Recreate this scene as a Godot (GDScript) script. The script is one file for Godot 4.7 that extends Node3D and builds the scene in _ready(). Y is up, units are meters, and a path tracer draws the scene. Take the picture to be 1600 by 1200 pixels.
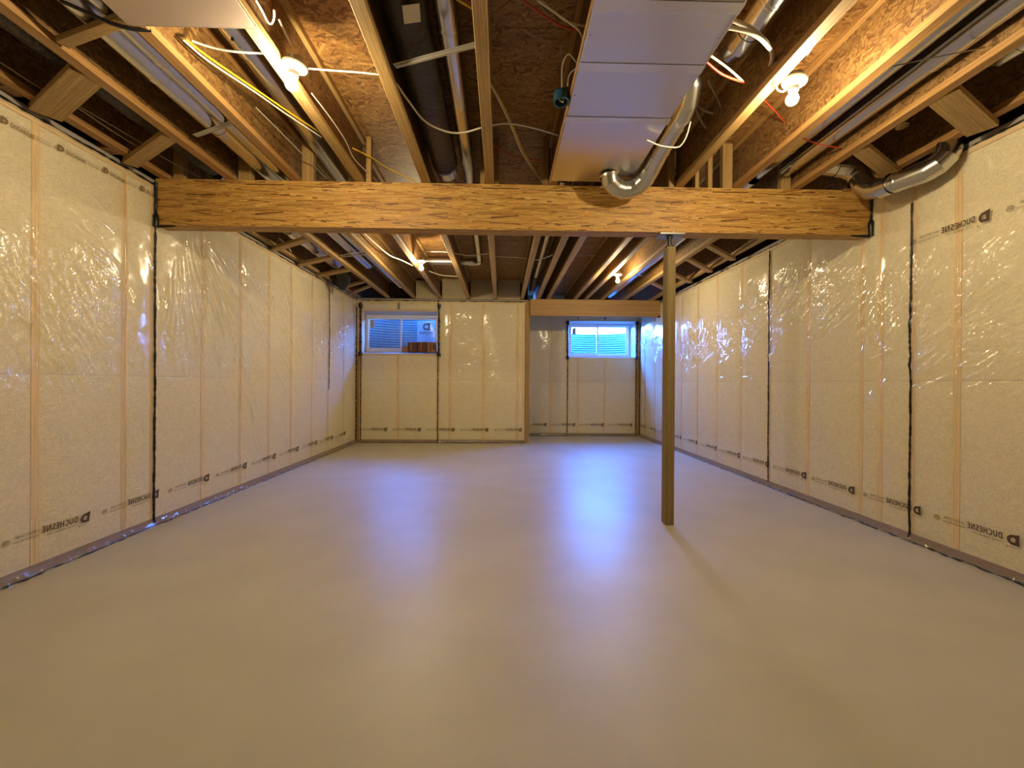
extends Node3D

var M := {}
var counts := {}
var rng := RandomNumberGenerator.new()


func _ready() -> void:
	rng.seed = 7
	setup_view()
	make_materials()
	build_shell()
	build_walls()
	build_windows()
	build_ceiling_frame()
	build_ducts()
	build_cables()
	build_lamps()
	build_small_things()


# depth d runs away from the camera: world z is -d
func W(x: float, y: float, d: float) -> Vector3:
	return Vector3(x, y, -d)


func setup_view() -> void:
	var cam := Camera3D.new()
	cam.name = "camera"
	add_child(cam)
	cam.fov = rad_to_deg(2.0 * atan(600.0 / 705.0))
	cam.near = 0.05
	cam.far = 100.0
	var yaw := 0.0236
	var pitch := -0.0025
	var roll := 0.0064
	var f := Vector3(sin(yaw) * cos(pitch), sin(pitch), -cos(yaw) * cos(pitch))
	var r := Vector3(cos(yaw), 0, sin(yaw))
	var u := r.cross(f)
	cam.basis = Basis(r * cos(roll) + u * sin(roll), u * cos(roll) - r * sin(roll), -f)
	cam.position = Vector3(0, 1.12, 0)
	cam.current = true
	var env := Environment.new()
	env.background_mode = Environment.BG_SKY
	var sky := Sky.new()
	var sm := ProceduralSkyMaterial.new()
	sm.sky_top_color = Color(0.20, 0.51, 1.0)
	sm.sky_horizon_color = Color(0.50, 0.72, 1.0)
	sm.ground_horizon_color = Color(0.5, 0.56, 0.66)
	sm.ground_bottom_color = Color(0.3, 0.32, 0.36)
	sm.sun_angle_max = 0.0
	sm.sky_energy_multiplier = 9.0
	sky.sky_material = sm
	env.sky = sky
	env.ambient_light_source = Environment.AMBIENT_SOURCE_DISABLED
	env.tonemap_mode = Environment.TONE_MAPPER_LINEAR
	env.tonemap_exposure = 1.0
	env.sdfgi_enabled = true
	env.ssao_enabled = true
	env.ssil_enabled = true
	var we := WorldEnvironment.new()
	we.name = "world_environment"
	we.environment = env
	add_child(we)


const LAMP_ENERGY := 1.36
const LAMP_COLOR := Color(1.0, 0.91, 0.725)


# ---------------------------------------------------------------- naming

func numbered(parent: Node, called: String) -> String:
	var key := str(parent.get_instance_id()) + called
	var n: int = counts.get(key, 0)
	counts[key] = n + 1
	return called if n == 0 else "%s_%03d" % [called, n]


func tag(o: Node, label: String, category: String, group := "", kind := "") -> void:
	if label:
		o.set_meta("label", label)
	if category:
		o.set_meta("category", category)
	if group:
		o.set_meta("group", group)
	if kind:
		o.set_meta("kind", kind)


func thing(called: String, label: String, category: String, at := Vector3.ZERO, group := "", kind := "") -> Node3D:
	var o := Node3D.new()
	o.name = numbered(self, called)
	o.position = at
	add_child(o, true)
	tag(o, label, category, group, kind)
	return o


func put(parent: Node, called: String, mesh: Mesh, mat: Material, at := Vector3.ZERO, basis := Basis.IDENTITY) -> MeshInstance3D:
	var o := MeshInstance3D.new()
	o.name = numbered(parent, called)
	o.mesh = mesh
	o.material_override = mat
	o.transform = Transform3D(basis, at)
	parent.add_child(o, true)
	return o


# ---------------------------------------------------------------- meshes

class Build:
	var v := PackedVector3Array()
	var n := PackedVector3Array()
	var t := PackedVector2Array()
	var i := PackedInt32Array()

	func vert(p: Vector3, nn: Vector3, uv := Vector2.ZERO) -> int:
		v.append(p)
		n.append(nn)
		t.append(uv)
		return v.size() - 1

	func tri(a: int, b: int, c: int) -> void:
		# clockwise seen from the side the normals point to
		if (v[b] - v[a]).cross(v[c] - v[a]).dot(n[a] + n[b] + n[c]) > 0.0:
			i.append_array([a, c, b])
		else:
			i.append_array([a, b, c])

	func quad(a: int, b: int, c: int, d: int) -> void:
		tri(a, b, c)
		tri(a, c, d)

	func face(p: Array, nn: Vector3, uv: Array) -> void:
		var k := []
		for j in p.size():
			k.append(vert(p[j], nn, uv[j]))
		for j in range(1, p.size() - 1):
			tri(k[0], k[j], k[j + 1])

	func done() -> ArrayMesh:
		var a := []
		a.resize(Mesh.ARRAY_MAX)
		a[Mesh.ARRAY_VERTEX] = v
		a[Mesh.ARRAY_NORMAL] = n
		a[Mesh.ARRAY_TEX_UV] = t
		a[Mesh.ARRAY_INDEX] = i
		var m := ArrayMesh.new()
		m.add_surface_from_arrays(Mesh.PRIMITIVE_TRIANGLES, a)
		return m


# a box with chamfered edges, centred; texture u runs along its longest side, in metres
func box_into(b: Build, c: Vector3, s: Vector3, bev := 0.002, basis := Basis.IDENTITY) -> void:
	var h := s * 0.5
	bev = minf(bev, minf(h.x, minf(h.y, h.z)) * 0.45)
	var off := Vector2(rng.randf() * 5.0, rng.randf() * 5.0)
	var lng := s.max_axis_index()
	for ax in 3:
		var a1 := (ax + 1) % 3
		var a2 := (ax + 2) % 3
		if a2 == lng:
			var sw := a1
			a1 = a2
			a2 = sw
		for sg in [-1.0, 1.0]:
			var nn := Vector3.ZERO
			nn[ax] = sg
			var ps := []
			var uvs := []
			for q in [[-1, -1], [1, -1], [1, 1], [-1, 1]]:
				var p := Vector3.ZERO
				p[ax] = sg * h[ax]
				p[a1] = q[0] * (h[a1] - bev)
				p[a2] = q[1] * (h[a2] - bev)
				ps.append(c + basis * p)
				uvs.append(Vector2(p[a1], p[a2] + ax * 0.37 + sg * 0.11) + off)
			b.face(ps, basis * nn, uvs)
	if bev <= 0.0:
		return
	for ax in 3:  # edges along ax
		var a1 := (ax + 1) % 3
		var a2 := (ax + 2) % 3
		for s1 in [-1.0, 1.0]:
			for s2 in [-1.0, 1.0]:
				var nn := Vector3.ZERO
				nn[a1] = s1
				nn[a2] = s2
				var ps := []
				var uvs := []
				for q in [[-1, 0], [1, 0], [1, 1], [-1, 1]]:
					var p := Vector3.ZERO
					p[ax] = q[0] * (h[ax] - bev)
					p[a1] = s1 * (h[a1] - (bev if q[1] else 0.0))
					p[a2] = s2 * (h[a2] - (0.0 if q[1] else bev))
					ps.append(c + basis * p)
					uvs.append(Vector2(p[ax], q[1] * bev) + off)
				b.face(ps, basis * nn.normalized(), uvs)
	for sx in [-1.0, 1.0]:
		for sy in [-1.0, 1.0]:
			for sz in [-1.0, 1.0]:
				var g := Vector3(sx, sy, sz)
				var ps := []
				for k in 3:
					var p := Vector3(sx * (h.x - bev), sy * (h.y - bev), sz * (h.z - bev))
					p[k] = g[k] * h[k]
					ps.append(c + basis * p)
				b.face(ps, basis * g.normalized(), [off, off, off])


func box(s: Vector3, bev := 0.002) -> ArrayMesh:
	var b := Build.new()
	box_into(b, Vector3.ZERO, s, bev)
	return b.done()


# a board given by two corners in the parent's axes
func board(parent: Node, called: String, a: Vector3, z: Vector3, mat: Material, bev := 0.002) -> MeshInstance3D:
	return put(parent, called, box((z - a).abs(), bev), mat, (a + z) * 0.5)


# the same with depths instead of z, world axes, parent at the origin or given
func wboard(parent: Node3D, called: String, x0: float, x1: float, y0: float, y1: float, d0: float, d1: float, mat: Material, bev := 0.002) -> MeshInstance3D:
	return board(parent, called, Vector3(x0, y0, -d0) - parent.position, Vector3(x1, y1, -d1) - parent.position, mat, bev)


func catmull(p: Array, step: float) -> PackedVector3Array:
	var out := PackedVector3Array()
	for k in p.size() - 1:
		var a: Vector3 = p[k]
		var b: Vector3 = p[k + 1]
		var pre: Vector3 = p[k - 1] if k > 0 else a * 2.0 - b
		var post: Vector3 = p[k + 2] if k + 2 < p.size() else b * 2.0 - a
		var m := maxi(2, int(a.distance_to(b) / step))
		for j in m:
			out.append(a.cubic_interpolate(b, pre, post, float(j) / m))
	out.append(p[-1])
	return out


func frames(pts: PackedVector3Array) -> Array:
	var out := []
	var t0 := (pts[1] - pts[0]).normalized()
	var side := t0.cross(Vector3.UP if absf(t0.y) < 0.9 else Vector3.RIGHT).normalized()
	for k in pts.size():
		var t := (pts[mini(k + 1, pts.size() - 1)] - pts[maxi(k - 1, 0)]).normalized()
		side = (side - t * side.dot(t)).normalized()
		out.append([side, t.cross(side).normalized(), t])
	return out


# a round tube through points; radii may be one number or one per point
func tube_into(b: Build, pts: PackedVector3Array, radii: Variant, sides := 8, caps := true) -> void:
	var fr := frames(pts)
	var base := b.v.size()
	var along := 0.0
	for k in pts.size():
		if k:
			along += pts[k].distance_to(pts[k - 1])
		var r: float = radii[k] if radii is PackedFloat32Array else radii
		var slope := 0.0
		if radii is PackedFloat32Array:
			var k0 := maxi(k - 1, 0)
			var k1 := mini(k + 1, pts.size() - 1)
			slope = (radii[k1] - radii[k0]) / maxf(pts[k0].distance_to(pts[k1]), 1e-4)
		for s in sides + 1:
			var ang := TAU * s / sides
			var o: Vector3 = fr[k][0] * cos(ang) + fr[k][1] * sin(ang)
			b.vert(pts[k] + o * r, (o - fr[k][2] * slope).normalized(), Vector2(along, r * ang))
	for k in pts.size() - 1:
		for s in sides:
			var q := base + k * (sides + 1) + s
			b.quad(q, q + 1, q + sides + 2, q + sides + 1)
	if caps:
		for e in [0, pts.size() - 1]:
			var dir: Vector3 = fr[e][2] * (-1.0 if e == 0 else 1.0)
			var ps := []
			var uvs := []
			var r: float = radii[e] if radii is PackedFloat32Array else radii
			for s in sides:
				var ang := TAU * s / sides
				var o: Vector3 = fr[e][0] * cos(ang) + fr[e][1] * sin(ang)
				ps.append(pts[e] + o * r)
				uvs.append(Vector2(cos(ang), sin(ang)) * r)
			b.face(ps, dir, uvs)


# sheet-metal pipe: straight sections between the points with mitred joints, as in a gored elbow
func pipe_into(b: Build, pts: Array, r: float, sides := 28) -> void:
	var fr := frames(PackedVector3Array(pts))
	var rings := []
	for k in pts.size():
		var ring := PackedVector3Array()
		var t_in: Vector3 = (pts[k] - pts[maxi(k - 1, 0)]).normalized() if k else (pts[1] - pts[0]).normalized()
		var t_mid: Vector3 = fr[k][2]
		var c := maxf(0.5, t_in.dot(t_mid))
		for s in sides + 1:
			var ang := TAU * s / sides
			var o: Vector3 = fr[k][0] * cos(ang) + fr[k][1] * sin(ang)
			# stretch in the bending direction so that the sections keep their width
			var bend := (t_in - t_mid * t_in.dot(t_mid))
			if bend.length() > 1e-3:
				var bd := bend.normalized()
				o += bd * o.dot(bd) * (1.0 / c - 1.0)
			ring.append(pts[k] + o * r)
		rings.append(ring)
	for k in pts.size() - 1:
		var t: Vector3 = (pts[k + 1] - pts[k]).normalized()
		var base := b.v.size()
		for e in 2:
			for s in sides + 1:
				var p: Vector3 = rings[k + e][s]
				var mid: Vector3 = pts[k + e]
				var o := p - mid
				o = (o - t * o.dot(t)).normalized()
				b.vert(p, o, Vector2((p - pts[0]).dot(t), r * TAU * s / sides))
		for s in sides:
			b.quad(base + s, base + s + 1, base + sides + 2 + s, base + sides + 1 + s)


func ring_into(b: Build, at: Vector3, dir: Vector3, r: float, w: float, sides := 28, rise := 0.004) -> void:
	tube_into(b, PackedVector3Array([at - dir * w, at - dir * w * 0.6, at + dir * w * 0.6, at + dir * w]), PackedFloat32Array([r, r + rise, r + rise, r]), sides, false)


func lathe(prof: Array, sides := 32) -> ArrayMesh:  # [radius, height] pairs, bottom up or top down
	var b := Build.new()
	for k in prof.size() - 1:
		var p0 := Vector2(prof[k][0], prof[k][1])
		var p1 := Vector2(prof[k + 1][0], prof[k + 1][1])
		var dv := p1 - p0
		var nr := Vector2(dv.y, -dv.x).normalized()
		var base := b.v.size()
		for s in sides + 1:
			var a := TAU * s / sides
			var o := Vector3(cos(a), 0, sin(a))
			for p in [p0, p1]:
				b.vert(o * p.x + Vector3.UP * p.y, (o * nr.x + Vector3.UP * nr.y).normalized(), Vector2(a, p.y))
		for s in sides:
			b.quad(base + s * 2, base + s * 2 + 1, base + s * 2 + 3, base + s * 2 + 2)
	return b.done()


# ---------------------------------------------------------------- materials

func strand_texture(w: int, h: int, bg: Color, palette: Array, many: int, len_px: Vector2, wid_px: Vector2, base_angle: float, spread: float, sd: int) -> ImageTexture:
	var r := RandomNumberGenerator.new()
	r.seed = sd
	var px := PackedByteArray()
	px.resize(w * h * 3)
	var r8 := int(bg.r * 255)
	var g8 := int(bg.g * 255)
	var b8 := int(bg.b * 255)
	for k in w * h:
		px[k * 3] = r8
		px[k * 3 + 1] = g8
		px[k * 3 + 2] = b8
	for m in many:
		var col: Color = palette[r.randi() % palette.size()]
		var j := r.randf_range(0.9, 1.1)
		r8 = clampi(int(col.r * 255 * j), 0, 255)
		g8 = clampi(int(col.g * 255 * j), 0, 255)
		b8 = clampi(int(col.b * 255 * j), 0, 255)
		var ang := base_angle + r.randfn(0.0, spread)
		var dx := cos(ang)
		var dy := sin(ang)
		var ln := int(r.randf_range(len_px.x, len_px.y))
		var wd := maxi(1, int(r.randf_range(wid_px.x, wid_px.y)))
		var x0 := r.randf() * w
		var y0 := r.randf() * h
		var e0 := r.randf_range(-0.6, 0.6)
		for a in ln:
			for q in wd:
				var x := posmod(int(x0 + dx * (a + q * e0) - dy * q), w)
				var y := posmod(int(y0 + dy * (a + q * e0) + dx * q), h)
				var at := (y * w + x) * 3
				px[at] = r8
				px[at + 1] = g8
				px[at + 2] = b8
	return ImageTexture.create_from_image(Image.create_from_data(w, h, false, Image.FORMAT_RGB8, px))


func c8(r: int, g: int, b: int) -> Color:
	return Color(r / 255.0, g / 255.0, b / 255.0)


func noise_image(freq: float, sd: int, lo := 0.0, hi := 1.0) -> ImageTexture:
	var n := FastNoiseLite.new()
	n.seed = sd
	n.frequency = freq
	n.fractal_octaves = 4
	var px := n.get_seamless_image(256, 256).get_data()
	for k in px.size():
		px[k] = int(lerpf(lo, hi, px[k] / 255.0) * 255.0)
	return ImageTexture.create_from_image(Image.create_from_data(256, 256, false, Image.FORMAT_L8, px))


func mat(rough := 0.7, color := Color.WHITE, metal := 0.0, spec := 0.5) -> StandardMaterial3D:
	var m := StandardMaterial3D.new()
	m.albedo_color = color
	m.roughness = rough
	m.metallic = metal
	m.metallic_specular = spec
	return m


func wood(tex: Texture2D, tint: Color, scale := Vector3(1, 1, 1), rough := 0.65) -> StandardMaterial3D:
	var m := mat(rough, tint)
	m.albedo_texture = tex
	m.uv1_scale = scale
	return m


func make_materials() -> void:
	var osb := strand_texture(768, 768, c8(150, 108, 62), [c8(182, 136, 80), c8(168, 122, 68), c8(150, 104, 56), c8(198, 154, 96), c8(128, 84, 44), c8(176, 130, 74)], 7000, Vector2(30, 80), Vector2(4, 12), 0.0, 0.7, 11)
	var lsl := strand_texture(1024, 512, c8(206, 152, 84), [c8(214, 160, 90), c8(202, 146, 76), c8(224, 176, 108), c8(192, 132, 66), c8(212, 154, 82), c8(220, 168, 98), c8(226, 180, 112), c8(206, 152, 84), c8(216, 166, 96), c8(198, 142, 76), c8(222, 172, 104), c8(124, 78, 38)], 5600, Vector2(30, 190), Vector2(2, 7), 0.0, 0.075, 12)
	var grain := strand_texture(512, 256, c8(214, 172, 118), [c8(222, 182, 128), c8(206, 160, 104), c8(216, 174, 120), c8(196, 148, 94), c8(226, 190, 138)], 1800, Vector2(120, 500), Vector2(1, 3), 0.0, 0.012, 13)
	var fibre := strand_texture(512, 512, c8(238, 228, 200), [c8(240, 230, 203), c8(236, 225, 196), c8(242, 233, 208), c8(233, 221, 190), c8(238, 228, 200)], 5000, Vector2(10, 40), Vector2(1, 4), 0.0, 0.9, 14)
	M.osb_deck = wood(osb, c8(216, 216, 206), Vector3(0.8, 0.8, 1), 0.6)
	M.osb_web = wood(osb, c8(178, 178, 170), Vector3(1.1, 1.1, 1), 0.6)
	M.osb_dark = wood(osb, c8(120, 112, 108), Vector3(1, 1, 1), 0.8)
	M.lsl = wood(lsl, c8(218, 222, 202), Vector3(0.55, 1.2, 1), 0.55)
	M.spf = wood(grain, c8(190, 191, 172), Vector3(0.7, 3.0, 1), 0.6)
	M.spf_warm = wood(grain, c8(190, 178, 154), Vector3(0.7, 3.0, 1), 0.6)
	var pale := strand_texture(256, 128, c8(232, 206, 162), [c8(236, 212, 170), c8(228, 200, 154), c8(232, 206, 162), c8(224, 192, 144)], 600, Vector2(80, 250), Vector2(1, 3), 0.0, 0.012, 15)
	M.stud = wood(pale, c8(252, 246, 230), Vector3(0.7, 3.0, 1), 0.7)
	M.plate = wood(grain, c8(150, 134, 130), Vector3(0.7, 3.0, 1), 0.8)
	M.post = wood(grain, c8(164, 174, 166), Vector3(0.6, 4.0, 1), 0.7)
	M.header = wood(grain, c8(200, 196, 184), Vector3(0.4, 2.0, 1), 0.6)
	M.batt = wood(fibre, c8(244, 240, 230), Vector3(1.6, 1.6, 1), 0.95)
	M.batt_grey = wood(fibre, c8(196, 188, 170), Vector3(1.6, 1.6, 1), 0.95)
	M.concrete = mat(0.85, c8(150, 146, 140))
	var fl := mat(0.42, c8(198, 191, 170))
	var fn := NoiseTexture2D.new()
	fn.noise = FastNoiseLite.new()
	fn.noise.frequency = 0.008
	fn.noise.fractal_octaves = 5
	fn.noise.seed = 5
	fn.seamless = true
	var gr := Gradient.new()
	gr.colors = PackedColorArray([Color(0.95, 0.945, 0.935), Color(1, 1, 1)])
	fn.color_ramp = gr
	fl.albedo_texture = fn
	fl.roughness_texture = noise_image(0.006, 21, 0.82, 1.0)
	fl.roughness = 0.45
	fl.uv1_triplanar = true
	fl.uv1_scale = Vector3(0.35, 0.35, 0.35)
	M.floor = fl
	var poly := mat(0.155, Color(0.95, 0.94, 0.90, 0.15))
	poly.transparency = BaseMaterial3D.TRANSPARENCY_ALPHA
	poly.metallic_specular = 0.62
	M.poly = poly
	M.poly_white = mat(0.28, Color(0.80, 0.80, 0.80))
	M.print = mat(0.5, c8(74, 54, 36))
	M.print_faint = mat(0.5, c8(128, 104, 74))
	M.black = mat(0.38, Color(0.025, 0.022, 0.02))
	M.gasket = mat(0.7, c8(158, 150, 144))
	var galv := mat(0.22, c8(206, 206, 204), 1.0)
	M.galv = galv
	var foil := mat(0.5, c8(212, 210, 210), 1.0)
	foil.roughness_texture = noise_image(0.012, 33, 0.55, 0.62)
	foil.uv1_triplanar = true
	foil.uv1_scale = Vector3(1.2, 1.2, 1.2)
	foil.heightmap_enabled = true
	foil.heightmap_texture = noise_image(0.006, 34)
	foil.heightmap_scale = 0.08
	M.foil = foil
	var tape := mat(0.25, c8(222, 216, 206), 1.0)
	tape.heightmap_enabled = true
	tape.heightmap_texture = noise_image(0.05, 35)
	tape.heightmap_scale = 0.05
	tape.uv1_triplanar = true
	tape.uv1_scale = Vector3(6, 6, 6)
	M.tape = tape
	var wrap := mat(0.45, c8(44, 36, 32))
	wrap.heightmap_enabled = true
	wrap.heightmap_texture = noise_image(0.04, 36)
	wrap.heightmap_scale = 0.8
	wrap.uv1_triplanar = true
	wrap.uv1_scale = Vector3(2.5, 2.5, 2.5)
	M.wrap = wrap
	M.pan = mat(0.42, c8(196, 178, 168), 0.8)
	M.steel = mat(0.4, c8(150, 148, 144), 1.0)
	M.strap = mat(0.45, c8(176, 170, 160), 0.4)
	M.white = mat(0.45, c8(226, 220, 204))
	M.yellow = mat(0.45, c8(226, 186, 40))
	M.red = mat(0.45, c8(196, 64, 40))
	M.tan = mat(0.5, c8(206, 176, 130))
	M.grey = mat(0.5, c8(176, 170, 156))
	M.hose = mat(0.4, c8(214, 210, 202))
	M.hosegrey = mat(0.5, c8(150, 142, 130))
	M.blue_box = mat(0.4, c8(40, 78, 104))
	M.porcelain = mat(0.25, c8(206, 204, 198))
	M.vinyl = mat(0.4, c8(226, 228, 232))
	M.paper = mat(0.8, c8(216, 206, 188))
	M.cardboard = mat(0.8, c8(150, 106, 66))
	M.cardboard_dark = mat(0.8, c8(96, 60, 44))
	var glass := mat(0.02, Color(0.9, 0.97, 1.0, 0.03))
	glass.transparency = BaseMaterial3D.TRANSPARENCY_ALPHA
	M.glass = glass
	var film := mat(0.2, Color(0.75, 0.88, 0.95, 0.35))
	film.transparency = BaseMaterial3D.TRANSPARENCY_ALPHA
	M.film = film
	M.well = mat(0.55, c8(84, 126, 138), 0.0)
	M.soil = mat(0.95, c8(110, 92, 72))
	var bulb := mat(0.4, Color(1, 0.95, 0.85))
	bulb.emission_enabled = true
	bulb.emission = Color(1.0, 0.86, 0.62)
	bulb.emission_energy_multiplier = 8.0
	M.bulb = bulb


# ---------------------------------------------------------------- shell

func build_shell() -> void:
	var fl := thing("floor", "bare grey-beige painted concrete floor slab of the basement", "floor", Vector3(0, 0, 0), "", "structure")
	wboard(fl, "slab", -2.95, 3.25, -0.12, 0.0, -2.8, 9.95, M.floor, 0.0)
	var ce := thing("ceiling", "brown strand-board subfloor overhead seen between the joists", "ceiling", Vector3(0, 3.03, 0), "", "structure")
	# tongue-and-groove sheets, long side across the joists
	var row := 0
	var d := -2.45
	while d < 9.75:
		var x := -3.0 - (1.22 if row % 2 else 0.0)
		while x < 3.3:
			var x0 := maxf(x, -3.0)
			var x1 := minf(x + 2.44, 3.3)
			wboard(ce, "osb_sheet", x0 + 0.0015, x1 - 0.0015, 3.03, 3.048, d + 0.0015, minf(d + 1.22, 9.8) - 0.0015, M.osb_deck, 0.0025)
			x += 2.44
		d += 1.22
		row += 1
	wboard(ce, "floor_above", -3.05, 3.35, 3.05, 3.16, -2.8, 8.84, M.concrete, 0.0)
	wboard(ce, "floor_above", 0.3, 3.35, 3.05, 3.16, 8.84, 9.99, M.concrete, 0.0)


class Sheet:
	var us: PackedFloat32Array
	var vs: PackedFloat32Array
	var H: PackedFloat32Array
	var nu: int
	var nv: int

	func near(arr: PackedFloat32Array, x: float) -> int:
		return clampi(arr.bsearch(x), 1, arr.size() - 1)

	func at(u: float, v: float) -> float:
		var a := near(us, u)
		var c := near(vs, v)
		var fu := clampf((u - us[a - 1]) / (us[a] - us[a - 1]), 0, 1)
		var fv := clampf((v - vs[c - 1]) / (vs[c] - vs[c - 1]), 0, 1)
		return lerpf(lerpf(H[(a - 1) * nv + c - 1], H[a * nv + c - 1], fu), lerpf(H[(a - 1) * nv + c], H[a * nv + c], fu), fv)

	# one fold in the plastic: a ridge from (u0, v0) to (u1, v1)
	func fold(u0: float, v0: float, u1: float, v1: float, amp: float, wid: float) -> void:
		var p0 := Vector2(u0, v0)
		var dv := Vector2(u1 - u0, v1 - v0)
		var ln := dv.length()
		if ln < 1e-3:
			return
		dv /= ln
		var a0 := near(us, minf(u0, u1) - wid) - 1
		var a1 := near(us, maxf(u0, u1) + wid)
		var c0 := near(vs, minf(v0, v1) - wid) - 1
		var c1 := near(vs, maxf(v0, v1) + wid)
		for a in range(a0, a1 + 1):
			for c in range(c0, c1 + 1):
				var q := Vector2(us[a], vs[c]) - p0
				var s := q.dot(dv) / ln
				if s <= 0.0 or s >= 1.0:
					continue
				var x := absf(q.x * dv.y - q.y * dv.x) / (wid * (0.35 + 0.65 * sin(PI * s)))
				if x < 1.0:
					H[a * nv + c] += amp * sin(PI * s) * (1.0 - x) * (1.0 - x) * (1.0 + 2.0 * x)

	func mesh(hole: Rect2) -> ArrayMesh:
		var n := nu * nv
		var V := PackedVector3Array()
		var N := PackedVector3Array()
		var T := PackedVector2Array()
		V.resize(n)
		N.resize(n)
		T.resize(n)
		for a in nu:
			var am := maxi(a - 1, 0)
			var ap := mini(a + 1, nu - 1)
			var du := us[ap] - us[am]
			for c in nv:
				var cm := maxi(c - 1, 0)
				var cp := mini(c + 1, nv - 1)
				var k := a * nv + c
				V[k] = Vector3(us[a], vs[c], H[k])
				N[k] = Vector3(-(H[ap * nv + c] - H[am * nv + c]) / du, -(H[a * nv + cp] - H[a * nv + cm]) / (vs[cp] - vs[cm]), 1.0).normalized()
				T[k] = Vector2(us[a], vs[c])
		var I := PackedInt32Array()
		for a in nu - 1:
			for c in nv - 1:
				if hole.has_area() and hole.has_point(Vector2((us[a] + us[a + 1]) * 0.5, (vs[c] + vs[c + 1]) * 0.5)):
					continue
				var k := a * nv + c
				I.append_array([k, k + nv + 1, k + nv, k, k + 1, k + nv + 1])
		var arr := []
		arr.resize(Mesh.ARRAY_MAX)
		arr[Mesh.ARRAY_VERTEX] = V
		arr[Mesh.ARRAY_NORMAL] = N
		arr[Mesh.ARRAY_TEX_UV] = T
		arr[Mesh.ARRAY_INDEX] = I
		var m := ArrayMesh.new()
		m.add_surface_from_arrays(Mesh.PRIMITIVE_TRIANGLES, arr)
		return m


func steps(a: float, z: float, cell: float, coarse_from := 1e9, coarse_to := -1e9) -> PackedFloat32Array:
	var out := PackedFloat32Array()
	var x := a
	while x < z - cell * 0.5:
		out.append(x)
		x += 0.06 if x >= coarse_from and x < coarse_to else cell
	out.append(z)
	return out


const TOP := 2.63


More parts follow.
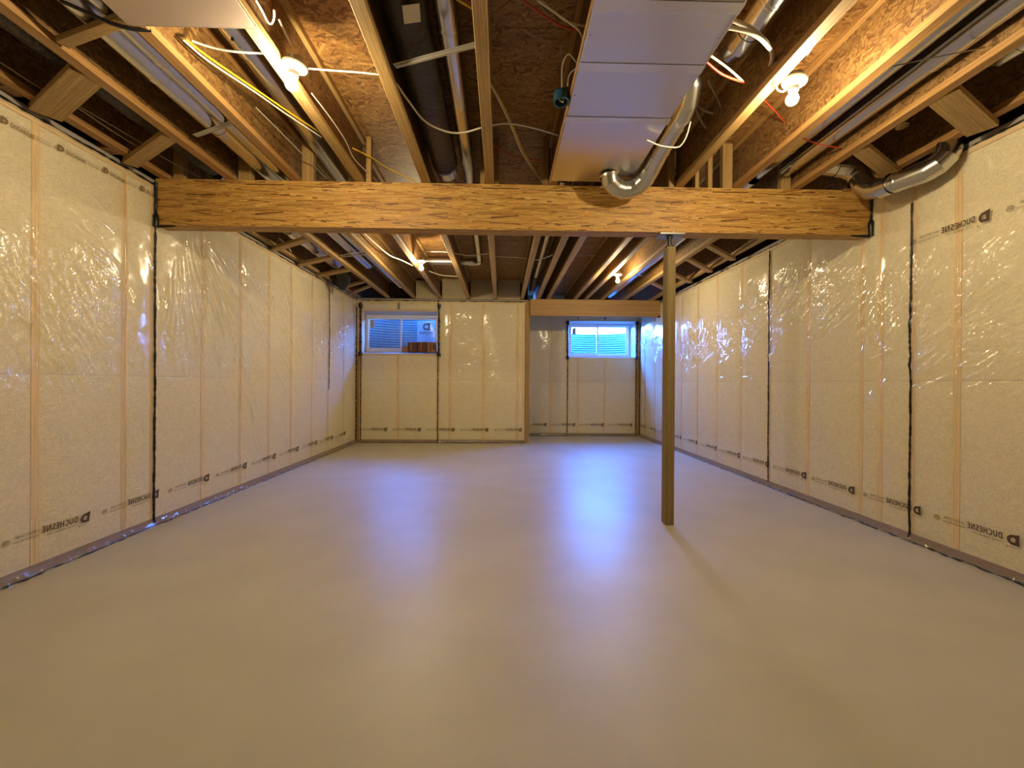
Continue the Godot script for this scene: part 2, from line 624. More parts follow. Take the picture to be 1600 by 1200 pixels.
# A framed, insulated wall in its own axes: x along the wall, y up, z into the room; its studs' faces lie at z = 0.
func framed_wall(called: String, label: String, at: Vector3, turn: float, us: PackedFloat32Array, studs: Array, hole: Rect2, seams: Array, sd: int, ends := Vector2(0.3, 0.3)) -> Array:
	var w := thing(called, label, "wall", at, "", "structure")
	w.rotation.y = turn
	var u0 := us[0]
	var u1 := us[us.size() - 1]
	var back := -0.14
	# concrete behind the frame, round the window opening
	if hole.has_area():
		board(w, "concrete", Vector3(u0 - ends.x, -0.05, back - 0.29), Vector3(hole.position.x, 2.66, back), M.concrete, 0.0)
		board(w, "concrete", Vector3(hole.end.x, -0.05, back - 0.29), Vector3(u1 + ends.y, 2.66, back), M.concrete, 0.0)
		board(w, "concrete", Vector3(hole.position.x, -0.05, back - 0.29), Vector3(hole.end.x, hole.position.y, back), M.concrete, 0.0)
		board(w, "concrete", Vector3(hole.position.x, hole.end.y, back - 0.29), Vector3(hole.end.x, 2.66, back), M.concrete, 0.0)
	else:
		board(w, "concrete", Vector3(u0 - ends.x, -0.05, back - 0.29), Vector3(u1 + ends.y, 2.66, back), M.concrete, 0.0)
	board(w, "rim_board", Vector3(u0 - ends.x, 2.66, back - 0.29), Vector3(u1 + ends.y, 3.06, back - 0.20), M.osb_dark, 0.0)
	board(w, "bottom_plate", Vector3(u0, 0.0, back), Vector3(u1, 0.06, -0.004), M.plate)
	board(w, "top_plate", Vector3(u0, TOP - 0.042, back), Vector3(u1, TOP - 0.004, -0.001), M.stud)
	board(w, "gasket", Vector3(u0, TOP - 0.003, back), Vector3(u1, TOP + 0.036, -0.004), M.gasket, 0.012)
	var rows := [[0.06, 1.152], [1.154, TOP - 0.044]]
	var inside := func(u: float) -> bool: return hole.has_area() and u > hole.position.x + 0.01 and u < hole.end.x - 0.01
	for s in studs:
		if inside.call(s):
			board(w, "stud", Vector3(s - 0.024, 0.06, back), Vector3(s + 0.024, hole.position.y - 0.04, 0), M.stud)
		else:
			board(w, "stud", Vector3(s - 0.024, 0.06, back), Vector3(s + 0.024, TOP - 0.042, 0), M.stud)
	if hole.has_area():
		board(w, "sill_plate", Vector3(hole.position.x, hole.position.y - 0.04, back), Vector3(hole.end.x, hole.position.y - 0.002, 0), M.stud)
		board(w, "head_plate", Vector3(hole.position.x, hole.end.y + 0.002, back), Vector3(hole.end.x, hole.end.y + 0.04, 0), M.stud)
	var nz := FastNoiseLite.new()
	nz.seed = sd
	nz.frequency = 3.0
	nz.fractal_octaves = 3
	for k in studs.size() - 1:
		var a: float = studs[k] + 0.0245
		var z: float = studs[k + 1] - 0.0245
		if z - a < 0.03:
			continue
		var ivs := rows.duplicate(true)
		if inside.call((a + z) * 0.5):
			ivs = [[0.06, 1.152], [1.154, hole.position.y - 0.042], [hole.end.y + 0.042, TOP - 0.044]]
		for iv in ivs:
			if iv[1] - iv[0] > 0.03:
				put(w, "insulation_batt", batt(a, z, iv[0], iv[1], nz), M.batt)
	# the plastic vapour barrier over it all
	var sh := Sheet.new()
	sh.us = us
	sh.vs = steps(0.0, 0.9, 0.02)
	sh.vs.append_array(steps(0.909, 2.3, 0.009))
	sh.vs.append_array(steps(2.32, TOP, 0.02))
	sh.nu = us.size()
	sh.nv = sh.vs.size()
	sh.H.resize(sh.nu * sh.nv)
	var fine := FastNoiseLite.new()
	fine.seed = sd + 50
	fine.frequency = 9.0
	fine.fractal_octaves = 3
	var crease := FastNoiseLite.new()
	crease.seed = sd + 90
	crease.frequency = 4.5
	crease.fractal_type = FastNoiseLite.FRACTAL_RIDGED
	crease.fractal_octaves = 3
	for a in sh.nu:
		var u := us[a]
		var lo := u0
		var hi := u1
		for s in studs:
			if s <= u:
				lo = maxf(lo, s)
			else:
				hi = minf(hi, s)
		var t := clampf((u - lo) / maxf(hi - lo, 0.01), 0, 1)
		var bay := pow(sin(PI * t), 0.6) * minf(1.0, (hi - lo) / 0.4)
		for c in sh.nv:
			var v := sh.vs[c]
			var e := clampf(minf(v - 0.03, TOP - v) / 0.25, 0, 1)
			var q := nz.get_noise_2d(u * 0.5, v * 0.4)
			var hgt := 0.006 + bay * e * (0.021 + 0.008 * q)
			hgt += (0.0035 * nz.get_noise_2d(u + 40.0, v * 0.8) + 0.0009 * fine.get_noise_2d(u, v)) * (0.3 + 0.7 * bay) * e
			# a batt joint shows as a faint level dent
			hgt -= 0.0025 * bay * exp(-pow((v - 1.153) / 0.02, 2.0))
			if v < 0.05:  # the loose foot of the sheet curls out onto the floor
				hgt += (0.05 - v) * (0.35 + 0.5 * absf(nz.get_noise_2d(u * 1.7, 77.0)))
			sh.H[a * sh.nv + c] = maxf(hgt, 0.003)
	return [w, sh, hole, crease]


func batt(a: float, z: float, lo: float, hi: float, nz: FastNoiseLite) -> ArrayMesh:
	var b := Build.new()
	var nu := 10
	var nv := maxi(4, int((hi - lo) / 0.08))
	var P := []
	for j in nu + 1:
		for k in nv + 1:
			var fu := float(j) / nu
			var fv := float(k) / nv
			var edge := minf(1.0, minf(minf(fu, 1.0 - fu) * (z - a) / 0.06, minf(fv, 1.0 - fv) * (hi - lo) / 0.03))
			var u := lerpf(a, z, fu)
			var v := lerpf(lo, hi, fv)
			var w := -0.003 + 0.011 * sqrt(edge) * (0.85 + 0.5 * nz.get_noise_2d(u * 2.0, v * 2.0)) - 0.001 * (1.0 - edge)
			P.append(Vector3(u, v, w))
	for j in nu + 1:
		for k in nv + 1:
			var du: Vector3 = P[mini(j + 1, nu) * (nv + 1) + k] - P[maxi(j - 1, 0) * (nv + 1) + k]
			var dv: Vector3 = P[j * (nv + 1) + mini(k + 1, nv)] - P[j * (nv + 1) + maxi(k - 1, 0)]
			var p: Vector3 = P[j * (nv + 1) + k]
			b.vert(p, du.cross(dv).normalized(), Vector2(p.x, p.y))
	for j in nu:
		for k in nv:
			var q := j * (nv + 1) + k
			b.quad(q, q + nv + 1, q + nv + 2, q + 1)
	for s in [[Vector3(a, lo, 0), Vector3(a, hi, 0), Vector3(-1, 0, 0)], [Vector3(z, lo, 0), Vector3(z, hi, 0), Vector3(1, 0, 0)], [Vector3(a, lo, 0), Vector3(z, lo, 0), Vector3(0, -1, 0)], [Vector3(a, hi, 0), Vector3(z, hi, 0), Vector3(0, 1, 0)]]:
		var f := Vector3(0, 0, -0.004)
		var g := Vector3(0, 0, -0.13)
		b.face([s[0] + f, s[1] + f, s[1] + g, s[0] + g], s[2], [Vector2.ZERO, Vector2.RIGHT, Vector2.ONE, Vector2.DOWN])
	return b.done()


# random folds in a patch: centre, half size, how many, main direction (degrees), spread, length, height
func folds(sh: Sheet, u: float, v: float, hu: float, hv: float, many: int, deg: float, spread: float, ln: Vector2, amp: Vector2, wid := Vector2(0.012, 0.024)) -> void:
	for k in many:
		var uu := u + clampf(rng.randfn(0.0, 0.5), -1, 1) * hu
		var vv := v + clampf(rng.randfn(0.0, 0.5), -1, 1) * hv
		var a := deg_to_rad(deg + rng.randfn(0.0, spread))
		var l := rng.randf_range(ln.x, ln.y) * 0.5
		sh.fold(uu - cos(a) * l, vv - sin(a) * l, uu + cos(a) * l, vv + sin(a) * l, 1.6 * rng.randf_range(amp.x, amp.y) * (1.0 if rng.randf() < 0.7 else -0.5), rng.randf_range(wid.x, wid.y))


# crumpled plastic: fine ridges running at an angle, strongest in the middle of the patch
func crumple(sh: Sheet, nz: FastNoiseLite, u: float, v: float, hu: float, hv: float, amp: float, deg: float, across := 4.2, along := 1.0) -> void:
	var d := Vector2.from_angle(deg_to_rad(deg))
	for a in range(sh.near(sh.us, u - hu) - 1, sh.near(sh.us, u + hu) + 1):
		for c in range(sh.near(sh.vs, v - hv) - 1, sh.near(sh.vs, v + hv) + 1):
			var q := Vector2((sh.us[a] - u) / hu, (sh.vs[c] - v) / hv)
			var m := 1.0 - q.length_squared()
			if m > 0.0:
				var p := Vector2(sh.us[a], sh.vs[c])
				sh.H[a * sh.nv + c] += 1.45 * amp * m * nz.get_noise_2d(p.dot(d) * along, (p.x * d.y - p.y * d.x) * across)


# folds that fan out from a point between two directions
func fan(sh: Sheet, u: float, v: float, deg0: float, deg1: float, many: int, near: Vector2, ln: Vector2, amp: Vector2) -> void:
	for k in many:
		var a := deg_to_rad(rng.randf_range(deg0, deg1))
		var r0 := rng.randf_range(near.x, near.y)
		var r1 := r0 + rng.randf_range(ln.x, ln.y)
		sh.fold(u + cos(a) * r0, v + sin(a) * r0, u + cos(a) * r1, v + sin(a) * r1, 1.4 * rng.randf_range(amp.x, amp.y), rng.randf_range(0.012, 0.024) * (0.7 + r0 * 0.7))


# print on the plastic, read from behind: mirrored (sx = -1), or also upside down (sx = 1, sy = -1)
func print_on(parent: Node, sh: Sheet, u: float, v: float, sx: float, sy: float, mt: Material, scale := 1.0, umin := -1e9, umax := 1e9) -> void:
	var b := Build.new()
	var bounds := Vector2(umin, umax)
	var place := func(p: Vector2) -> Vector3:
		var uu := clampf(u + sx * p.x * scale, bounds.x, bounds.y)
		var vv := v + sy * p.y * scale
		return Vector3(uu, vv, sh.at(uu, vv) + 0.0025)
	var add := func(pts: PackedVector2Array, idx: PackedInt32Array) -> void:
		var base := b.v.size()
		for p in pts:
			b.vert(place.call(p), Vector3(0, 0, 1))
		for k in range(0, idx.size(), 3):
			b.tri(base + idx[k], base + idx[k + 1], base + idx[k + 2])
	# the emblem: a heavy D with a pointed corner and a house-shaped hole
	var pts := PackedVector2Array()
	var idx := PackedInt32Array()
	var outer := [Vector2(-0.034, 0.036), Vector2(-0.006, 0.030), Vector2(0.014, 0.026), Vector2(0.028, 0.012), Vector2(0.031, -0.002), Vector2(0.026, -0.018), Vector2(0.012, -0.029), Vector2(-0.006, -0.030), Vector2(-0.030, -0.030), Vector2(-0.030, 0.0)]
	var inner := [Vector2(-0.012, 0.010), Vector2(-0.005, 0.013), Vector2(0.001, 0.014), Vector2(0.010, 0.009), Vector2(0.012, -0.002), Vector2(0.011, -0.010), Vector2(0.005, -0.013), Vector2(-0.004, -0.013), Vector2(-0.011, -0.013), Vector2(-0.012, 0.0)]
	for k in 10:
		pts.append(outer[k])
		pts.append(inner[k])
	for k in 10:
		var n := (k + 1) % 10
		idx.append_array([k * 2, k * 2 + 1, n * 2 + 1, k * 2, n * 2 + 1, n * 2])
	add.call(pts, idx)
	for line in [["DUCHESNE", 0.052, -0.012, 0.050, true, 0.205], ["COTTAGE · MEMBRANE · POLY", 0.060, -0.034, 0.012, false, 0.17], ["CAN/CGSB-51.34-M86", 0.272, 0.002, 0.020, false, 0.135], ["VAPOUR BARRIER / PARE-VAPEUR", 0.272, -0.022, 0.013, false, 0.145]]:
		var a := text_flat(line[0], line[4])
		var tv: PackedVector3Array = a[0]
		var lo := Vector2(1e9, 1e9)
		var hi := Vector2(-1e9, -1e9)
		for p in tv:
			lo = lo.min(Vector2(p.x, p.y))
			hi = hi.max(Vector2(p.x, p.y))
		var tp := PackedVector2Array()
		for p in tv:
			tp.append(Vector2(line[1] + (p.x - lo.x) / (hi.x - lo.x) * line[5], line[2] + (p.y - lo.y) / (hi.y - lo.y) * line[3] * 0.75))
		add.call(tp, a[1])
	# a small rounded seal, outlined, with two short rules
	pts = PackedVector2Array()
	idx = PackedInt32Array()
	for k in 12:
		var o := Vector2(cos(TAU * k / 12), sin(TAU * k / 12) * 0.8)
		pts.append(Vector2(0.455, -0.004) + o * 0.021)
		pts.append(Vector2(0.455, -0.004) + o * 0.0185)
		var n := (k + 1) % 12
		idx.append_array([k * 2, k * 2 + 1, n * 2 + 1, k * 2, n * 2 + 1, n * 2])
	add.call(pts, idx)
	for k in 3:
		var y := 0.004 - 0.007 * k
		add.call(PackedVector2Array([Vector2(0.441, y), Vector2(0.469, y), Vector2(0.469, y + 0.0028), Vector2(0.441, y + 0.0028)]), PackedInt32Array([0, 1, 2, 0, 2, 3]))
	# a small cross mark with a rule under the emblem
	for q in [[-0.02, -0.0455, 0.03, -0.0445], [0.030, -0.0475, 0.036, -0.0425], [0.032, -0.052, 0.034, -0.038]]:
		add.call(PackedVector2Array([Vector2(q[0], q[1]), Vector2(q[2], q[1]), Vector2(q[2], q[3]), Vector2(q[0], q[3])]), PackedInt32Array([0, 1, 2, 0, 2, 3]))
	put(parent, "print", b.done(), mt)


var flat_texts := {}


func text_flat(s: String, bold: bool) -> Array:
	if not flat_texts.has(s):
		var f := SystemFont.new()
		f.font_names = PackedStringArray(["Droid Sans"])
		f.font_weight = 700 if bold else 400
		var t := TextMesh.new()
		t.text = s
		t.font = f
		t.font_size = 32
		t.depth = 0.0
		t.curve_step = 4.0 if bold else 8.0
		var a := t.get_mesh_arrays()
		flat_texts[s] = [a[Mesh.ARRAY_VERTEX], a[Mesh.ARRAY_INDEX]]
	return flat_texts[s]


# a wavering bead of black sealant up a seam
func bead(parent: Node, sh: Sheet, u: float, v0: float, v1: float, r: float, lump := 0.4) -> void:
	var pts := PackedVector3Array()
	var rad := PackedFloat32Array()
	var nz := FastNoiseLite.new()
	nz.seed = int(absf(u) * 100.0)
	nz.frequency = 4.0
	var v := v0
	while v <= v1:
		var uu := u + 0.005 * nz.get_noise_1d(v * 1.2)
		pts.append(Vector3(uu, v, (sh.at(uu - 0.02, v) + sh.at(uu, v) + sh.at(uu + 0.02, v)) / 3.0 + r * 0.2))
		rad.append(r * (1.0 + lump * nz.get_noise_1d(v * 6.0 + 30.0) * 2.0))
		v += 0.02
	var b := Build.new()
	tube_into(b, pts, rad, 7)
	put(parent, "sealant_bead", b.done(), M.black)


func build_walls() -> void:
	var none := Rect2()
	# left wall: x along it is depth
	var st := [-2.4, -1.6, -1.0, -0.4, 0.21, 0.82, 1.43, 2.04, 2.65, 3.26, 3.52, 4.10, 4.68, 5.25, 5.80, 6.44, 7.03, 7.71, 8.33]
	var L := framed_wall("wall_left", "left wall of cream insulation and studs under clear plastic sheeting", W(-2.67, 0, 0), PI / 2, steps(-2.45, 8.37, 0.010, -2.45, 1.6), st, none, [], 3)
	var sh: Sheet = L[1]
	folds(sh, 2.95, 1.85, 0.55, 0.42, 26, -55, 14, Vector2(0.08, 0.30), Vector2(0.004, 0.009))
	folds(sh, 2.95, 2.05, 0.3, 0.12, 6, -25, 8, Vector2(0.2, 0.4), Vector2(0.004, 0.007))
	folds(sh, 2.8, 1.45, 0.5, 0.3, 22, -65, 14, Vector2(0.08, 0.26), Vector2(0.004, 0.009))
	fan(sh, 3.75, 2.50, -100, -28, 46, Vector2(0.12, 1.0), Vector2(0.25, 0.7), Vector2(0.006, 0.012))
	fan(sh, 3.9, 2.55, -80, -30, 40, Vector2(0.1, 0.9), Vector2(0.3, 0.8), Vector2(0.010, 0.018))
	fan(sh, 4.05, 2.55, -70, -25, 40, Vector2(0.3, 1.8), Vector2(0.4, 1.0), Vector2(0.006, 0.014))
	folds(sh, 4.0, 1.55, 0.4, 0.35, 22, -78, 10, Vector2(0.08, 0.3), Vector2(0.004, 0.009))
	folds(sh, 5.6, 1.7, 1.2, 0.45, 46, -50, 14, Vector2(0.12, 0.45), Vector2(0.005, 0.011))
	folds(sh, 7.3, 1.75, 0.9, 0.45, 46, -40, 25, Vector2(0.1, 0.4), Vector2(0.004, 0.010))
	folds(sh, 2.9, 1.25, 0.6, 0.2, 26, -50, 25, Vector2(0.08, 0.28), Vector2(0.005, 0.010))
	folds(sh, 4.4, 1.25, 0.9, 0.2, 20, -60, 20, Vector2(0.08, 0.3), Vector2(0.004, 0.009))
	folds(sh, 5.2, 0.9, 2.6, 0.35, 22, -60, 30, Vector2(0.06, 0.2), Vector2(0.002, 0.005))
	crumple(sh, L[3], 2.75, 1.5, 0.7, 0.55, 0.008, -62)
	crumple(sh, L[3], 4.2, 1.6, 0.7, 0.6, 0.008, -75)
	crumple(sh, L[3], 5.3, 1.9, 1.1, 0.55, 0.009, -50)
	crumple(sh, L[3], 7.2, 1.8, 1.1, 0.6, 0.010, -42)
	crumple(sh, L[3], 3.0, 1.1, 0.6, 0.25, 0.005, -60)
	var vb := put(L[0], "vapour_barrier", sh.mesh(none), M.poly)
	for k in 10:
		print_on(vb, sh, 2.965 + 0.6 * (k - 1) - 0.03, 0.243, -1, 1, M.print)
	for k in 5:
		print_on(vb, sh, 2.47 + 0.31 * k, 2.5 + 0.012 * k, 1, -1, M.print_faint, 0.62)
	bead(L[0], sh, 3.525, 0.03, 2.6, 0.0075)
	bead(L[0], sh, 7.03, 1.0, 2.55, 0.006)
	bead(L[0], sh, 8.33, 0.05, 2.5, 0.011, 0.7)
	level_bead(L[0], sh, 1.7, 8.3, TOP - 0.008, 0.0055)
	level_bead(L[0], sh, 1.7, 8.3, 0.009, 0.0042)

	# right wall: x along it is minus depth
	st = [-9.5, -9.2, -8.60, -7.95, -7.31, -6.71, -6.10, -5.48, -4.89, -4.27, -3.63, -3.44, -3.17, -2.85, -2.24, -1.63, -1.02, -0.41, 0.2, 0.8, 1.4, 2.0, 2.4]
	var R := framed_wall("wall_right", "right wall of cream insulation and studs under glossy wrinkled plastic sheeting", W(2.945, 0, 0), -PI / 2, steps(-9.57, 2.45, 0.010, -1.6, 2.45), st, none, [], 5)
	sh = R[1]
	folds(sh, -4.55, 2.0, 0.32, 0.28, 40, 42, 14, Vector2(0.1, 0.4), Vector2(0.005, 0.012))
	folds(sh, -3.95, 2.05, 0.25, 0.2, 18, 15, 14, Vector2(0.08, 0.3), Vector2(0.004, 0.010))
	folds(sh, -3.9, 1.75, 0.35, 0.15, 9, 35, 6, Vector2(0.3, 0.6), Vector2(0.006, 0.011))
	folds(sh, -5.2, 2.05, 0.3, 0.3, 14, 20, 16, Vector2(0.08, 0.3), Vector2(0.004, 0.009))
	for s in [-8.60, -7.95, -7.31, -6.71, -6.10]:
		fan(sh, s, 1.72, 0, 360, 26, Vector2(0.06, 0.16), Vector2(0.1, 0.28), Vector2(0.005, 0.011))
		folds(sh, s + 0.2, 1.45, 0.35, 0.16, 8, 30, 12, Vector2(0.2, 0.45), Vector2(0.005, 0.010))
	folds(sh, -9.1, 1.9, 0.35, 0.35, 40, 60, 30, Vector2(0.1, 0.4), Vector2(0.006, 0.013))
	for s in [-4.89, -4.27, -3.63, -5.48]:
		folds(sh, s + 0.02, 1.75, 0.04, 0.45, 20, 15, 25, Vector2(0.04, 0.12), Vector2(0.004, 0.009))
	folds(sh, -3.3, 1.55, 0.3, 0.5, 26, 60, 15, Vector2(0.1, 0.4), Vector2(0.005, 0.010))
	folds(sh, -2.75, 1.75, 0.45, 0.35, 20, 28, 8, Vector2(0.2, 0.5), Vector2(0.004, 0.009))
	folds(sh, -3.0, 1.3, 0.5, 0.25, 10, 25, 8, Vector2(0.2, 0.5), Vector2(0.004, 0.008))
	folds(sh, -5.0, 0.85, 2.2, 0.35, 26, 25, 20, Vector2(0.08, 0.3), Vector2(0.002, 0.006))
	for k in 14:
		sh.fold(-9.4 + k * 0.3, 1.205, -9.05 + k * 0.3, 1.205, 0.006, 0.014)
	crumple(sh, R[3], -4.5, 2.0, 0.45, 0.42, 0.011, 40)
	crumple(sh, R[3], -3.95, 1.9, 0.4, 0.4, 0.008, 25)
	crumple(sh, R[3], -5.3, 1.9, 0.6, 0.5, 0.008, 30)
	crumple(sh, R[3], -7.2, 1.7, 1.6, 0.4, 0.012, 55)
	crumple(sh, R[3], -9.0, 1.9, 0.5, 0.5, 0.014, 60)
	crumple(sh, R[3], -3.1, 1.6, 0.6, 0.5, 0.007, 55)
	crumple(sh, R[3], -2.6, 1.5, 0.5, 0.6, 0.006, 28)
	vb = put(R[0], "vapour_barrier", sh.mesh(none), M.poly)
	for k in 12:
		print_on(vb, sh, -3.12 - 0.6 * (k - 1) + 0.02, 0.243, -1, 1, M.print)
	print_on(vb, sh, -2.67, 2.145, -1, 1, M.print, 1.05)
	print_on(vb, sh, -2.05, 2.145, -1, 1, M.print, 1.05)
	bead(R[0], sh, -3.17, 0.03, 2.45, 0.0065)
	bead(R[0], sh, -4.89, 0.05, 2.6, 0.006)
	bead(R[0], sh, -9.5, 0.05, 2.4, 0.008)
	level_bead(R[0], sh, -9.4, -1.7, TOP - 0.008, 0.0055)
	level_bead(R[0], sh, -9.4, -1.7, 0.009, 0.0042)

	# back wall with the first window
	var hole := Rect2(-2.57, 1.65, 1.3875, 0.775)
	st = [-2.645, -2.59, -1.905, -1.165, -0.951, -0.337, 0.292, 0.41]
	var B := framed_wall("wall_back", "insulated back wall under plastic with the left window in it", W(0, 0, 8.37), 0.0, steps(-2.67, 0.48, 0.0125), st, hole, [], 8, Vector2(0.46, 0.02))
	sh = B[1]
	folds(sh, -0.75, 2.1, 0.12, 0.3, 16, -12, 10, Vector2(0.12, 0.3), Vector2(0.004, 0.009))
	folds(sh, -0.4, 2.0, 0.6, 0.4, 14, 40, 40, Vector2(0.06, 0.2), Vector2(0.003, 0.008))
	folds(sh, -0.7, 1.35, 0.3, 0.12, 12, 5, 10, Vector2(0.1, 0.3), Vector2(0.004, 0.008))
	folds(sh, -0.2, 0.8, 0.6, 0.5, 16, 20, 30, Vector2(0.06, 0.2), Vector2(0.003, 0.006))
	folds(sh, -1.9, 1.1, 0.6, 0.4, 8, 30, 30, Vector2(0.06, 0.16), Vector2(0.002, 0.005))
	crumple(sh, B[3], -0.7, 2.1, 0.3, 0.4, 0.008, -15)
	crumple(sh, B[3], -0.1, 1.7, 0.6, 0.7, 0.005, 35)
	crumple(sh, B[3], -0.7, 1.35, 0.4, 0.15, 0.007, 5)
	vb = put(B[0], "vapour_barrier", sh.mesh(hole), M.poly)
	for k in 5:
		print_on(vb, sh, -2.13 + 0.62 * k, 0.25, -1, 1, M.print, 1.0, -2.66, 0.47)
	bead(B[0], sh, -2.585, 0.03, 1.62, 0.008)
	bead(B[0], sh, -1.172, 0.03, 1.6, 0.009)
	bead(B[0], sh, -1.172, 2.5, 2.6, 0.009)
	bead(B[0], sh, -2.585, 2.5, 2.6, 0.008)
	level_bead(B[0], sh, -2.6, 0.45, TOP - 0.008, 0.007)
	level_bead(B[0], sh, -2.6, 0.45, 0.010, 0.006)
	board(B[0], "end_stud", Vector3(0.445, 0.0, -0.14), Vector3(0.485, TOP + 0.02, 0.012), M.spf)
	board(B[0], "end_stud", Vector3(0.487, 0.0, -0.14), Vector3(0.522, TOP + 0.02, 0.014), M.spf)
	board(B[0], "corner_stud", Vector3(-2.655, 0.02, 0.004), Vector3(-2.615, 1.62, 0.03), M.spf_warm)

	# back wall of the alcove with the second window
	hole = Rect2(1.42, 1.68, 1.4375, 0.7625)
	st = [0.55, 1.042, 1.40, 1.629, 2.204, 2.875, 2.925]
	var A := framed_wall("wall_alcove", "insulated end wall of the alcove under plastic with the right window in it", W(0, 0, 9.57), 0.0, steps(0.52, 2.945, 0.0125), st, hole, [], 12, Vector2(0.5, 0.46))
	sh = A[1]
	folds(sh, 1.25, 2.15, 0.14, 0.25, 20, 62, 14, Vector2(0.08, 0.25), Vector2(0.003, 0.008))
	folds(sh, 1.5, 0.9, 0.8, 0.5, 10, 30, 40, Vector2(0.05, 0.15), Vector2(0.002, 0.005))
	crumple(sh, A[3], 1.2, 2.1, 0.3, 0.4, 0.007, 62)
	vb = put(A[0], "vapour_barrier", sh.mesh(hole), M.poly)
	for k in 4:
		print_on(vb, sh, 0.93 + 0.61 * k, 0.24, -1, 1, M.print, 1.0, 0.53, 2.94)
	bead(A[0], sh, 1.405, 0.03, 1.64, 0.008)
	bead(A[0], sh, 2.868, 0.03, 1.64, 0.008)
	level_bead(A[0], sh, 0.55, 2.9, 0.010, 0.006)
	board(A[0], "corner_stud", Vector3(2.885, 0.02, 0.004), Vector3(2.925, 1.64, 0.028), M.spf_warm)

	# the short return between the two back walls, and the wall behind the camera
	var T := framed_wall("wall_return", "short insulated wall returning into the alcove", W(0.505, 0, 0), PI / 2, steps(8.53, 9.57, 0.05), [8.55, 9.1, 9.55], none, [], 15, Vector2(-0.02, 0.0))
	put(T[0], "vapour_barrier", T[1].mesh(none), M.poly)
	var F := framed_wall("wall_front", "insulated wall behind the camera", W(0, 0, -2.45), PI, steps(-2.95, 2.7, 0.06), [-2.9, -2.3, -1.7, -1.1, -0.5, 0.1, 0.7, 1.3, 1.9, 2.6], none, [], 17, Vector2(0.46, 0.46))
	put(F[0], "vapour_barrier", F[1].mesh(none), M.poly)


func level_bead(parent: Node, sh: Sheet, u0: float, u1: float, v: float, r: float) -> void:
	var pts := PackedVector3Array()
	var rad := PackedFloat32Array()
	var nz := FastNoiseLite.new()
	nz.seed = int(v * 1000.0) + int(absf(u0) * 10.0)
	nz.frequency = 3.0
	var u := u0
	while u <= u1:
		var vv := v + 0.006 * nz.get_noise_1d(u * 2.0)
		pts.append(Vector3(u, vv, sh.at(u, vv) + r * 0.1))
		rad.append(maxf(r * (0.9 + 1.6 * nz.get_noise_1d(u * 5.0 + 30.0)), 0.001))
		u += 0.03
	var b := Build.new()
	tube_into(b, pts, rad, 6)
	put(parent, "sealant_bead", b.done(), M.black)


# ---------------------------------------------------------------- windows

func frame_bars(parent: Node, called: String, x0: float, x1: float, y0: float, y1: float, z: float, wid: float, dep: float) -> void:
	board(parent, called, Vector3(x0, y0, z - dep), Vector3(x0 + wid, y1, z), M.vinyl, 0.004)
	board(parent, called, Vector3(x1 - wid, y0, z - dep), Vector3(x1, y1, z), M.vinyl, 0.004)
	board(parent, called, Vector3(x0 + wid, y0, z - dep), Vector3(x1 - wid, y0 + wid, z), M.vinyl, 0.004)
	board(parent, called, Vector3(x0 + wid, y1 - wid, z - dep), Vector3(x1 - wid, y1, z), M.vinyl, 0.004)


